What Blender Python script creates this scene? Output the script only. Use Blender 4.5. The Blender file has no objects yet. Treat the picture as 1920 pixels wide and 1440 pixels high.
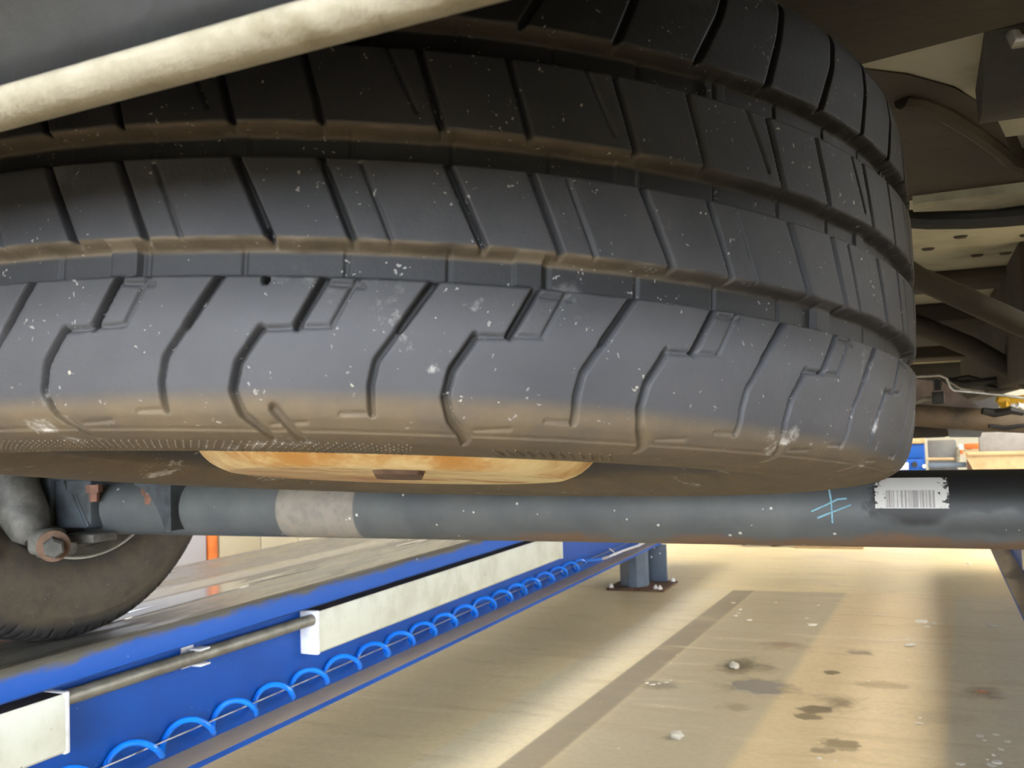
import bpy, bmesh, math, random
import numpy as np
from mathutils import Vector, Matrix

S = bpy.context.scene
C = S.collection
PI = math.pi
R_ = math.radians
random.seed(4)

# ------------------------------------------------------------------ camera, world, lights, exposure
# world axes: X = vehicle right, Y = vehicle forward, Z = up; the lens is the origin, the floor lies at FZ
FZ = -0.84
F_PX = 1800.0
CAM = Matrix(((0.91741085, -0.04863441, -0.39495825),
              (0.39657515, 0.02956473, 0.91752606),
              (-0.03294651, -0.998379, 0.0464102)))      # columns: image right, image down, view direction

def ray(u, v):
    return CAM @ Vector(((u - 960) / F_PX, (v - 720) / F_PX, 1.0))

def at(u, v, X=None, Y=None, Z=None):
    d = ray(u, v)
    if X is not None: return d * (X / d.x)
    if Y is not None: return d * (Y / d.y)
    return d * (Z / d.z)

cam = bpy.data.cameras.new('camera')
cam.sensor_fit = 'HORIZONTAL'; cam.sensor_width = 36.0; cam.lens = 36.0 * F_PX / 1920.0
cam.clip_start = 0.01
cam.dof.use_dof = True; cam.dof.focus_distance = 0.62; cam.dof.aperture_fstop = 26.0
co = bpy.data.objects.new('camera', cam); C.objects.link(co)
mw = Matrix((CAM.col[0], -CAM.col[1], -CAM.col[2])).transposed()
co.matrix_world = mw.to_4x4()
S.camera = co

S.view_settings.view_transform = 'Standard'
S.view_settings.look = 'None'
S.view_settings.gamma = 1.0
S.view_settings.use_curve_mapping = False
S.view_settings.exposure = -0.15
S.cycles.use_denoising = True
S.cycles.max_bounces = 8
S.cycles.diffuse_bounces = 5
S.cycles.sample_clamp_indirect = 6.0

w = bpy.data.worlds.new('overcast_sky'); S.world = w; w.use_nodes = True
bg = w.node_tree.nodes['Background']
bg.inputs[0].default_value = (0.82, 0.90, 1.0, 1); bg.inputs[1].default_value = 46.0

def area(name, loc, rot, sx, sy, power, col):
    l = bpy.data.lights.new(name, 'AREA'); l.shape = 'RECTANGLE'; l.size = sx; l.size_y = sy
    l.energy = power; l.color = col
    o = bpy.data.objects.new(name, l); o.location = loc; o.rotation_euler = rot; C.objects.link(o); return o

CEIL = 3.7
LAMP_X, LAMP_Y = (-2.8, 2.8, 5.6, 8.4), (-3.6, 1.4, 4.9, 8.6)  # unseen lamps; rows and powers chosen to light the floor under the van
for x in LAMP_X:
    for y in LAMP_Y:
        area('ceiling_lamp_fill', (x, y, CEIL - 0.16), (0, 0, 0), 1.6, 3.2, {-2.8: 230, 2.8: 260, 5.6: 420, 8.4: 620}[x] * (0.16 if y > 6 or y < -2 else 0.5 if y > 3 else 1.25), (1.0, 0.95, 0.86))

# ------------------------------------------------------------------ node helper
class G:
    def __init__(s, name):
        m = bpy.data.materials.new(name); m.use_nodes = True
        s.m = m; s.t = m.node_tree; s.bsdf = s.t.nodes['Principled BSDF']; s._p = None
    def n(s, typ, **kw):
        k = s.t.nodes.new(typ)
        for a, b in kw.items(): setattr(k, a, b)
        return k
    def put(s, sock, v):
        if isinstance(v, bpy.types.NodeSocket): s.t.links.new(v, sock)
        elif isinstance(v, (tuple, list)) and len(v) == 3 and sock.type == 'RGBA': sock.default_value = (*v, 1)
        else: sock.default_value = v
    def pos(s):
        if s._p is None: s._p = s.n('ShaderNodeTexCoord').outputs['Object']
        return s._p
    def world(s): return s.n('ShaderNodeNewGeometry').outputs['Position']
    def scale(s, vec, sc):
        k = s.n('ShaderNodeVectorMath', operation='MULTIPLY'); s.put(k.inputs[0], vec); s.put(k.inputs[1], sc); return k.outputs[0]
    def noise(s, scale, detail=4.0, rough=0.55, vec=None):
        k = s.n('ShaderNodeTexNoise'); s.put(k.inputs['Vector'], vec or s.pos())
        k.inputs['Scale'].default_value = scale; k.inputs['Detail'].default_value = detail; k.inputs['Roughness'].default_value = rough
        return k.outputs['Fac']
    def voro(s, scale, vec=None, rnd=1.0):
        k = s.n('ShaderNodeTexVoronoi'); s.put(k.inputs['Vector'], vec or s.pos()); k.inputs['Scale'].default_value = scale
        k.inputs['Randomness'].default_value = rnd
        return k.outputs['Distance']
    def math(s, op, a, b=None, c=None):
        k = s.n('ShaderNodeMath', operation=op); s.put(k.inputs[0], a)
        if b is not None: s.put(k.inputs[1], b)
        if c is not None: s.put(k.inputs[2], c)
        return k.outputs[0]
    def step(s, x, a, b, lo=0.0, hi=1.0):
        k = s.n('ShaderNodeMapRange', interpolation_type='SMOOTHSTEP'); s.put(k.inputs[0], x)
        for i, v in ((1, a), (2, b), (3, lo), (4, hi)): s.put(k.inputs[i], v)
        return k.outputs[0]
    def mix(s, f, a, b):
        k = s.n('ShaderNodeMix', data_type='RGBA'); s.put(k.inputs[0], f); s.put(k.inputs[6], a); s.put(k.inputs[7], b); return k.outputs[2]
    def sep(s, vec):
        k = s.n('ShaderNodeSeparateXYZ'); s.put(k.inputs[0], vec); return k.outputs
    def attr(s, name): return s.n('ShaderNodeAttribute', attribute_name=name).outputs['Fac']
    def bump(s, h, strength=0.3, dist=0.01):
        k = s.n('ShaderNodeBump'); s.put(k.inputs['Height'], h); k.inputs['Strength'].default_value = strength; k.inputs['Distance'].default_value = dist
        s.put(s.bsdf.inputs['Normal'], k.outputs[0])
    def out(s, col, rough=0.6, metal=0.0, spec=0.5):
        s.put(s.bsdf.inputs['Base Color'], col); s.put(s.bsdf.inputs['Roughness'], rough); s.put(s.bsdf.inputs['Metallic'], metal)
        s.bsdf.inputs['Specular IOR Level'].default_value = spec
        return s.m

def lin(r, g, b):
    f = lambda c: (c / 255 / 12.92) if c / 255 <= 0.04045 else ((c / 255 + 0.055) / 1.055) ** 2.4
    return (f(r), f(g), f(b))

def grimy(name, c1, c2, scale=9.0, lo=0.4, hi=0.65, rough=0.6, metal=0.0, specks=None, speck_scale=60, speck_size=0.14, bump=0.15, spec=0.4, rough2=None):
    g = G(name)
    f = g.step(g.noise(scale, 6, 0.62), lo, hi)
    col = g.mix(f, c1, c2)
    if specks:
        d = g.voro(speck_scale); k = g.noise(speck_scale * 0.31, 2)
        lim = g.math('MULTIPLY', g.step(k, 0.52, 0.68), speck_size)
        col = g.mix(g.math('LESS_THAN', d, lim), col, specks)
    if bump: g.bump(g.noise(scale * 7, 5, 0.6), bump, 0.004)
    r = rough if rough2 is None else g.math('ADD', g.math('MULTIPLY', f, rough2 - rough), rough)
    return g.out(col, r, metal, spec)

# ------------------------------------------------------------------ mesh helpers
class MB:
    def __init__(s): s.v = []; s.f = []
    def add(s, vs, fs):
        o = len(s.v); s.v += [tuple(p) for p in vs]; s.f += [tuple(i + o for i in q) for q in fs]; return s
    def box(s, c, size, bevel=0.0, rot=None, seg=2):
        bm = bmesh.new(); bmesh.ops.create_cube(bm, size=1.0)
        for p in bm.verts: p.co = Vector((p.co.x * size[0], p.co.y * size[1], p.co.z * size[2]))
        if bevel: bmesh.ops.bevel(bm, geom=bm.edges[:], offset=bevel, segments=seg, affect='EDGES', profile=0.5)
        M = (rot.to_matrix() if rot is not None else Matrix.Identity(3)); c = Vector(c)
        bm.verts.index_update()
        vs = [M @ p.co + c for p in bm.verts]; fs = [[p.index for p in q.verts] for q in bm.faces]; bm.free()
        return s.add(vs, fs)
    def tube(s, pts, r, n=12, caps=True):
        pts = [Vector(p) for p in pts]; rs = r if isinstance(r, (list, tuple)) else [r] * len(pts)
        t = []
        for i in range(len(pts)):
            d = (pts[min(i + 1, len(pts) - 1)] - pts[max(i - 1, 0)]); t.append(d.normalized())
        u = t[0].orthogonal().normalized(); vs = []; fs = []
        for i, p in enumerate(pts):
            u = (u - t[i] * u.dot(t[i])).normalized(); k = t[i].cross(u)
            for j in range(n):
                a = 2 * PI * j / n; vs.append(p + (u * math.cos(a) + k * math.sin(a)) * rs[i])
        for i in range(len(pts) - 1):
            for j in range(n):
                fs.append((i * n + j, i * n + (j + 1) % n, (i + 1) * n + (j + 1) % n, (i + 1) * n + j))
        if caps: fs.append(tuple(range(n - 1, -1, -1))); fs.append(tuple(range((len(pts) - 1) * n, len(pts) * n)))
        return s.add(vs, fs)
    def lathe(s, prof, o=(0, 0, 0), axis=(0, 0, 1), n=48, close=False):
        a = Vector(axis).normalized(); u = a.orthogonal().normalized(); k = a.cross(u); o = Vector(o); vs = []; fs = []
        m = len(prof)
        for j in range(n):
            q = 2 * PI * j / n; d = u * math.cos(q) + k * math.sin(q)
            for r, h in prof: vs.append(o + d * r + a * h)
        for j in range(n):
            for i in range(m if close else m - 1):
                i2 = (i + 1) % m
                fs.append((j * m + i, ((j + 1) % n) * m + i, ((j + 1) % n) * m + i2, j * m + i2))
        return s.add(vs, fs)
    def prism(s, poly, y0, y1, conv=lambda a, b, y: (a, y, b)):
        n = len(poly); vs = [conv(a, b, y0) for a, b in poly] + [conv(a, b, y1) for a, b in poly]
        fs = [(i, (i + 1) % n, (i + 1) % n + n, i + n) for i in range(n)] + [tuple(range(n - 1, -1, -1)), tuple(range(n, 2 * n))]
        return s.add(vs, fs)

def world_loc(o):
    p = Vector((0, 0, 0))
    while o is not None: p += o.location; o = o.parent
    return p

def mesh(name, mb, mat, sharp=35):
    me = bpy.data.meshes.new(name); me.from_pydata(mb.v, [], mb.f)
    bm = bmesh.new(); bm.from_mesh(me); bmesh.ops.recalc_face_normals(bm, faces=bm.faces[:]); bm.to_mesh(me); bm.free()
    me.polygons.foreach_set('use_smooth', [True] * len(me.polygons)); me.set_sharp_from_angle(angle=R_(sharp))
    if mat: me.materials.append(mat)
    return me

def obj(name, mb, mat, parent=None, local=False, sharp=35, label=None, at_center=False):
    me = mesh(name, mb, mat, sharp); o = bpy.data.objects.new(name, me); C.objects.link(o)
    if parent is not None:
        o.parent = parent
        if not local:
            me.transform(Matrix.Translation(-world_loc(parent)))
    elif at_center:
        co_ = np.array([v.co for v in me.vertices]); c = (co_.min(0) + co_.max(0)) / 2; c[2] = co_[:, 2].min()
        me.transform(Matrix.Translation(-Vector(c))); o.location = c
    if label: o['label'] = label
    return o

def thing(name, label, cat, loc=(0, 0, 0), group=None):
    o = bpy.data.objects.new(name, None); o.empty_display_size = 0.1; o.location = loc; C.objects.link(o)
    o['label'] = label; o['category'] = cat
    if group: o['group'] = group
    return o

def tag(o, label, cat, group=None, kind=None):
    o['label'] = label; o['category'] = cat
    if group: o['group'] = group
    if kind: o['kind'] = kind
    return o

def struct(o):
    o['kind'] = 'structure'; return o

def copy_part(src, parent, delta=(0, 0, 0)):
    o = src.copy(); C.objects.link(o); o.parent = parent; o.location = src.location + Vector(delta); return o

# ------------------------------------------------------------------ materials
BEIGE = lin(206, 198, 176)
M = {}
M['blue'] = grimy('blue_lift_paint', lin(0, 74, 162), lin(0, 64, 146), 5, 0.35, 0.7, 0.48, 0, lin(110, 140, 190), 90, 0.1, 0.05, 0.25)
M['slate'] = grimy('slate_blue_paint', lin(72, 84, 100), lin(84, 96, 112), 9, 0.35, 0.7, 0.5, 0, lin(230, 235, 240), 30, 0.22, 0.05)
M['lampwhite'] = grimy('white_lamp_casing', lin(205, 205, 200), lin(176, 174, 160), 14, 0.45, 0.75, 0.5, 0, lin(120, 110, 90), 40, 0.1, 0.05)
M['lampface'] = grimy('pale_lamp_cover', lin(206, 206, 190), lin(184, 182, 162), 8, 0.4, 0.75, 0.4, 0, lin(120, 112, 92), 36, 0.1, 0.04)
M['lamptop'] = grimy('dusty_lamp_top', lin(52, 44, 40), lin(78, 68, 60), 14, 0.4, 0.7, 0.8)
M['galv'] = grimy('galvanised_pipe', lin(132, 128, 116), lin(108, 102, 90), 25, 0.4, 0.7, 0.5, 0.4)
M['white'] = grimy('white_plastic', lin(228, 228, 230), lin(205, 205, 205), 30, 0.4, 0.7, 0.45)
M['hose'] = grimy('bright_blue_hose', lin(16, 120, 235), lin(12, 104, 220), 30, 0.4, 0.7, 0.3, bump=0)
M['wire'] = grimy('steel_wire', lin(150, 150, 146), lin(120, 120, 118), 60, 0.4, 0.7, 0.4, 0.6, bump=0)
M['rust'] = grimy('rusty_steel', lin(70, 50, 38), lin(98, 76, 60), 30, 0.4, 0.65, 0.8)
M['cream'] = grimy('cream_body_paint', lin(160, 158, 141), lin(110, 106, 90), 5, 0.45, 0.75, 0.55, 0, lin(90, 84, 66), 24, 0.12, 0.1)
M['seal'] = grimy('brown_underseal', lin(52, 45, 34), lin(38, 32, 25), 7, 0.35, 0.7, 0.75, 0, None, bump=0.3)
M['black'] = grimy('black_plastic', lin(24, 23, 22), lin(38, 36, 33), 20, 0.4, 0.7, 0.55)
M['pipe'] = grimy('brown_exhaust_pipe', lin(92, 78, 62), lin(62, 54, 46), 20, 0.4, 0.7, 0.7)
M['shield'] = grimy('grey_pink_shield', lin(140, 124, 118), lin(108, 96, 90), 12, 0.4, 0.7, 0.6)
M['steel'] = grimy('bright_steel', lin(190, 188, 184), lin(150, 148, 144), 50, 0.4, 0.7, 0.35, 0.5, bump=0)
M['yellow'] = grimy('yellow_plastic', lin(190, 150, 40), lin(160, 124, 40), 20, 0.4, 0.7, 0.6)
M['dirtgrey'] = grimy('dusty_grey_metal', lin(56, 55, 52), lin(92, 90, 84), 16, 0.4, 0.65, 0.6, 0.1, lin(190, 190, 186), 70, 0.16, 0.25)
M['drum'] = grimy('dirty_brake_drum', lin(60, 56, 48), lin(84, 78, 66), 20, 0.4, 0.65, 0.8)
M['midgrey'] = grimy('grey_machine_paint', lin(84, 84, 86), lin(96, 96, 96), 8, 0.4, 0.65, 0.5)
M['lightgrey'] = grimy('light_grey_board', lin(128, 125, 124), lin(114, 112, 111), 10, 0.4, 0.65, 0.6)
M['orange'] = grimy('orange_paint', lin(190, 104, 48), lin(172, 92, 42), 10, 0.4, 0.65, 0.5)
M['wood'] = grimy('pale_plywood', lin(168, 146, 112), lin(150, 128, 94), 8, 0.4, 0.65, 0.65)
M['flake'] = grimy('white_debris', lin(226, 222, 210), lin(190, 184, 168), 60, 0.4, 0.65, 0.7, bump=0.4)
M['lump'] = grimy('grey_lump', lin(196, 190, 176), lin(150, 144, 128), 60, 0.4, 0.65, 0.8, bump=0.6)
M['wall'] = grimy('cream_wall_panel', lin(158, 154, 141), lin(150, 147, 134), 2, 0.4, 0.65, 0.7, bump=0.03)
M['ceil'] = grimy('pale_ceiling', lin(214, 214, 210), lin(204, 204, 200), 2, 0.4, 0.65, 0.8, bump=0.03)
M['doorblue'] = grimy('pale_blue_door', lin(150, 156, 176), lin(144, 151, 170), 2, 0.4, 0.65, 0.5, bump=0.0)
M['bracket'] = grimy('dark_bracket_steel', lin(54, 60, 65), lin(36, 38, 38), 22, 0.42, 0.66, 0.6, 0.1, lin(215, 215, 215), 75, 0.2, 0.2)
M['bronze'] = grimy('rusty_bolt', lin(120, 82, 66), lin(92, 66, 54), 60, 0.4, 0.65, 0.7)
M['bumper'] = grimy('dark_grey_bumper', lin(22, 22, 22), lin(16, 16, 15), 18, 0.4, 0.7, 0.45, bump=0.1)
M['lip'] = grimy('dusty_cream_lip', lin(134, 128, 112), lin(104, 96, 76), 34, 0.42, 0.7, 0.6, 0, lin(120, 104, 76), 120, 0.12, 0.25)

def emitter(name, col, st):
    g = G(name); g.bsdf.inputs['Emission Color'].default_value = (*col, 1); g.bsdf.inputs['Emission Strength'].default_value = st
    return g.out((0.8, 0.8, 0.8), 0.5)
M['tube'] = emitter('lamp_diffuser', (1.0, 0.95, 0.86), 4.0)

# concrete floor: lengthwise strips of differing tone, stains and wear
def floor_mat():
    g = G('workshop_concrete'); p = g.world(); x, y, z = g.sep(p)
    st = g.scale(p, (0.6, 2.4, 1.0))
    big = g.noise(1.3, 5, 0.55, p); mid = g.noise(5.0, 6, 0.6, st); fine = g.noise(55, 4, 0.6, p)
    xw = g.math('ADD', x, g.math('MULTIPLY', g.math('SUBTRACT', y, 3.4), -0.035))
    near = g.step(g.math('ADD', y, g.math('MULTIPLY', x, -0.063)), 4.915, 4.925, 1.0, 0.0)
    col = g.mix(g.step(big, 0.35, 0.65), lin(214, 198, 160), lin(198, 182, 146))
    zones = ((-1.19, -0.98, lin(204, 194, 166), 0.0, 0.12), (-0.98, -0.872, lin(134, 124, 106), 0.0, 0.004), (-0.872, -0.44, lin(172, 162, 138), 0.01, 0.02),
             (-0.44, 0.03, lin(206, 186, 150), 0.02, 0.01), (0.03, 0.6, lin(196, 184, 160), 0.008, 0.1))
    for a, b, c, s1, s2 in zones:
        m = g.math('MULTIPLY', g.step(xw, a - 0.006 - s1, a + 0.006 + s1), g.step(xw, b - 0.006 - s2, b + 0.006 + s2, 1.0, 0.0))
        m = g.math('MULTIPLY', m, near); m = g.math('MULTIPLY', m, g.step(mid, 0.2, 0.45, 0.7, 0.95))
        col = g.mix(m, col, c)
    # drips and spots: (x, y, rx, ry, colour, strength, softness)
    stains = ((-0.62, 3.37, 0.13, 0.13, lin(74, 64, 52), 0.85, 0.9), (-0.53, 3.12, 0.15, 0.11, lin(104, 92, 72), 0.8, 0.9),
              (-0.52, 3.72, 0.12, 0.10, lin(128, 98, 76), 0.7, 0.9), (-0.27, 3.02, 0.09, 0.10, lin(104, 90, 66), 0.75, 0.9),
              (0.11, 3.25, 0.075, 0.11, lin(104, 82, 62), 0.9, 0.9), (0.11, 3.25, 0.026, 0.025, lin(206, 116, 46), 0.95, 0.6),
              (-0.345, 2.93, 0.05, 0.045, lin(92, 80, 62), 0.8, 0.25), (-0.345, 2.845, 0.045, 0.03, lin(96, 84, 64), 0.75, 0.25),
              (-0.33, 3.36, 0.03, 0.03, lin(98, 86, 66), 0.85, 0.2), (-0.24, 2.63, 0.06, 0.05, lin(104, 90, 66), 0.7, 0.25),
              (-0.29, 2.57, 0.035, 0.03, lin(104, 90, 66), 0.65, 0.25), (-0.26, 3.67, 0.05, 0.04, lin(110, 94, 74), 0.7, 0.3),
              (-0.17, 3.25, 0.10, 0.06, lin(150, 132, 100), 0.6, 0.5), (-0.83, 3.05, 0.08, 0.08, lin(118, 108, 88), 0.7, 0.6),
              (-0.09, 2.45, 0.10, 0.03, lin(112, 98, 76), 0.6, 0.4), (-0.02, 2.95, 0.12, 0.10, lin(168, 152, 124), 0.5, 0.6), (-0.56, 2.88, 0.05, 0.06, lin(126, 110, 84), 0.6, 0.5))
    wob = g.math('SUBTRACT', g.noise(16, 5, 0.65, p), 0.5)
    for cx, cy, rx, ry, c, k, soft in stains:
        d = g.n('ShaderNodeVectorMath', operation='SUBTRACT'); g.put(d.inputs[0], p); d.inputs[1].default_value = (cx, cy, FZ)
        e = g.scale(d.outputs[0], (1 / rx, 1 / ry, 0)); L = g.n('ShaderNodeVectorMath', operation='LENGTH'); g.put(L.inputs[0], e)
        q = g.math('ADD', L.outputs['Value'], g.math('MULTIPLY', wob, 2.2))
        col = g.mix(g.step(q, max(0.05, 0.95 - soft), 1.05, k, 0.0), col, c)
    col = g.mix(g.step(mid, 0.5, 0.72, 0.0, 0.35), col, lin(160, 140, 106))
    col = g.mix(g.step(g.noise(3.1, 6, 0.6, g.scale(p, (0.5, 3.0, 1))), 0.55, 0.75, 0.0, 0.5), col, lin(224, 210, 178))
    col = g.mix(g.step(fine, 0.35, 0.7, 0.0, 0.14), col, lin(120, 104, 78))
    col = g.mix(g.math('LESS_THAN', g.voro(26, p), g.math('MULTIPLY', g.step(g.noise(7, 2, 0.5, p), 0.56, 0.66), 0.09)), col, lin(232, 226, 208))
    g.bump(fine, 0.05, 0.003)
    return g.out(col, g.step(big, 0.3, 0.7, 0.5, 0.34), 0, 0.4)
M['floor'] = floor_mat()

def deck_mat():
    g = G('worn_runway_deck'); p = g.world(); x, y, z = g.sep(p)
    nz = g.noise(7, 6, 0.6, g.scale(p, (3.0, 0.5, 1))); wet = g.noise(4.0, 4, 0.6, g.scale(p, (6.0, 0.8, 1)))
    col = g.mix(g.step(nz, 0.35, 0.7), lin(60, 57, 52), lin(78, 75, 68))
    d = g.math('SUBTRACT', g.math('ABSOLUTE', g.math('SUBTRACT', x, -0.54)), 0.778)       # 0 at the inner edge, grows outwards
    for a, b, c, k in ((0.19, 0.25, lin(48, 43, 38), 0.85), (0.25, 0.33, lin(96, 92, 84), 0.8), (0.33, 0.6, lin(62, 57, 50), 0.8), (-0.01, 0.02, lin(96, 90, 78), 0.6)):
        col = g.mix(g.math('MULTIPLY', g.step(d, a, a + 0.01), g.step(d, b, b + 0.01, k, 0.0)), col, c)
    g.bump(g.noise(60, 3), 0.05, 0.002)
    return g.out(col, g.step(wet, 0.45, 0.55, 0.55, 0.3), 0, 0.5)
M['deck'] = deck_mat()

def band_mat():   # blue edge of the runway, scuffed to grey along its top
    g = G('scuffed_blue_edge'); p = g.world(); x, y, z = g.sep(p)
    n_ = g.math('ADD', g.noise(9, 6, 0.65, g.scale(p, (1, 0.8, 3))), g.math('MULTIPLY', g.noise(70, 3, 0.6, p), 0.25))
    k = g.step(g.math('ADD', g.math('MULTIPLY', g.math('ADD', z, 0.357), 26.0), n_), 0.38, 0.78)
    col = g.mix(k, lin(0, 76, 166), lin(88, 84, 73))
    col = g.mix(g.math('LESS_THAN', g.voro(60, g.scale(p, (1, 1, 0.3))), g.math('MULTIPLY', g.step(g.noise(12, 2, 0.5, p), 0.58, 0.7), 0.14)), col, lin(170, 190, 225))
    return g.out(col, 0.52, 0, 0.22)
M['band'] = band_mat()

def flange_mat():
    g = G('oily_brown_flange'); p = g.world()
    n_ = g.noise(5, 5, 0.6, g.scale(p, (2, 0.6, 1)))
    col = g.mix(g.step(n_, 0.35, 0.7), lin(152, 138, 118), lin(168, 146, 108))
    col = g.mix(g.math('LESS_THAN', g.voro(40, p), g.math('MULTIPLY', g.step(g.noise(9, 2, 0.5, p), 0.58, 0.7), 0.15)), col, lin(60, 44, 26))
    return g.out(col, g.step(n_, 0.4, 0.6, 0.42, 0.28), 0, 0.6)
M['flange'] = flange_mat()

def rubber_mat(name, spare):
    g = G(name); p = g.pos()
    c0 = g.mix(g.step(g.noise(14, 5, 0.6), 0.35, 0.7), lin(29, 29, 31), lin(40, 39, 40))
    if spare:
        c0 = g.mix(g.math('MULTIPLY', g.step(g.attr('chalk'), 0.1, 0.7, 0.0, 0.5), g.step(g.noise(9, 5, 0.6), 0.3, 0.7, 0.6, 1.0)), c0, lin(76, 76, 79))
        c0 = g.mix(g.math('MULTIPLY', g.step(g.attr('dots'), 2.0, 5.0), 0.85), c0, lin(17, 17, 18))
        c0 = g.mix(g.math('MULTIPLY', g.attr('upper_shade'), 0.9), c0, lin(12, 11, 11))  # upper ribs darkened: shade put into the rubber colour
        dirt = g.attr('dirt'); n1 = g.noise(40, 5, 0.65)
        c0 = g.mix(g.math('MULTIPLY', dirt, g.step(n1, 0.25, 0.6, 0.7, 1.0)), c0, g.mix(n1, lin(74, 63, 48), lin(92, 80, 62)))
        chalk = g.math('MULTIPLY', g.step(g.noise(22, 6, 0.7), 0.60, 0.72), g.attr('chalk'))
        c0 = g.mix(g.math('MULTIPLY', chalk, 0.75), c0, lin(176, 172, 166))
        dm = g.attr('dots')
    else:
        x, y, z = g.sep(p)
        c0 = g.mix(g.math('MULTIPLY', g.attr('dirt'), g.step(g.noise(30, 5, 0.6), 0.3, 0.65, 0.6, 1.0)), c0, lin(74, 66, 53))
    wv = g.n('ShaderNodeTexNoise'); g.put(wv.inputs['Vector'], p); wv.inputs['Scale'].default_value = 300; wv.inputs['Detail'].default_value = 3
    pv = g.n('ShaderNodeVectorMath', operation='ADD'); g.put(pv.inputs[0], p); g.put(pv.inputs[1], g.scale(wv.outputs['Color'], (0.006, 0.006, 0.006)))
    pv = pv.outputs[0]
    for sc_, lo_, hi_, sz, cc, am in ((300, 0.46, 0.68, 0.22, lin(130, 127, 122), 0.5), (140, 0.52, 0.72, 0.17, lin(150, 144, 130), 0.7), (50, 0.6, 0.76, 0.075, lin(176, 164, 138), 0.85)):
        k = g.step(g.noise(sc_ * 0.27, 3), lo_, hi_)
        c0 = g.mix(g.math('MULTIPLY', g.math('LESS_THAN', g.voro(sc_, pv), g.math('MULTIPLY', k, sz)), am), c0, cc)
    g.bump(g.noise(260, 4, 0.7), 0.16, 0.002)
    return g.out(c0, 0.68, 0, 0.28)
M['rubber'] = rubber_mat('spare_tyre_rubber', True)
M['rubber2'] = rubber_mat('road_tyre_rubber', False)

def rim_mat():
    g = G('rusty_cream_rim'); a = g.noise(16, 6, 0.65); b = g.noise(60, 5, 0.7)
    col = g.mix(g.step(a, 0.45, 0.62), lin(222, 206, 158), lin(176, 132, 74))
    col = g.mix(g.step(g.math('ADD', g.math('MULTIPLY', a, 0.6), g.math('MULTIPLY', b, 0.4)), 0.55, 0.66), col, lin(140, 86, 40))
    x, y, z = g.sep(g.pos()); rad = g.math('SQRT', g.math('ADD', g.math('MULTIPLY', x, x), g.math('MULTIPLY', y, y)))
    k = g.math('MULTIPLY', g.step(rad, 0.1175, 0.1185), g.step(a, 0.28, 0.62, 0.25, 0.95))
    col = g.mix(g.math('MULTIPLY', k, g.step(b, 0.3, 0.6, 0.4, 1.0)), col, lin(172, 124, 62))
    k2 = g.step(g.math('ADD', x, g.math('MULTIPLY', a, 0.08)), -0.03, 0.05, 0.6, 0.0)
    col = g.mix(g.math('MULTIPLY', k2, g.step(rad, 0.1175, 0.1185, 1.0, 0.0)), col, lin(150, 112, 62))
    g.bump(b, 0.12, 0.002)
    return g.out(col, 0.5, 0, 0.4)
M['rim'] = rim_mat()

AX_Y, AX_Z, AX_R = 1.18, -0.1055, 0.0435
def axle_mat():
    g = G('grey_axle_paint'); p = g.world(); x, y, z = g.sep(p)
    a = g.noise(9, 6, 0.62, p); b = g.noise(60, 4, 0.65, p)
    col = g.mix(g.step(a, 0.35, 0.7), lin(64, 67, 69), lin(79, 81, 80))
    # bare beige band
    m = g.math('MULTIPLY', g.step(x, -0.868, -0.864), g.step(x, -0.738, -0.734, 1.0, 0.0))
    col = g.mix(g.math('MULTIPLY', m, g.step(b, 0.3, 0.6, 0.65, 1.0)), col, lin(124, 116, 105))
    # black damp paint round the sticker
    e = g.math('ADD', g.math('ADD', x, 0.075), g.math('MULTIPLY', g.math('SUBTRACT', a, 0.5), 0.25))
    zz = g.math('ADD', z, g.math('MULTIPLY', g.math('SUBTRACT', g.noise(14, 3, 0.5, p), 0.5), 0.05))
    dk = g.math('MULTIPLY', g.step(e, -0.01, 0.004), g.step(zz, -0.118, -0.105))
    dk2 = g.math('MULTIPLY', g.step(x, 0.0, 0.02), g.step(zz, -0.134, -0.125, 0.0, 0.45))
    col = g.mix(g.math('MAXIMUM', dk, dk2), col, lin(22, 22, 23))
    # rust along the underside
    r = g.math('MULTIPLY', g.step(g.math('ADD', z, g.math('MULTIPLY', g.math('SUBTRACT', a, 0.5), 0.06)), -0.143, -0.13, 1.0, 0.0), g.step(x, -0.65, -0.4))
    col = g.mix(g.math('MULTIPLY', r, 0.85), col, lin(100, 76, 56))
    col = g.mix(g.math('LESS_THAN', g.voro(75, p), g.math('MULTIPLY', g.step(g.noise(21, 2, 0.5, p), 0.5, 0.7), 0.18)), col, lin(176, 174, 166))
    g.bump(b, 0.12, 0.002)
    return g.out(col, 0.55, 0.0, 0.4)
M['axle'] = axle_mat()

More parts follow.
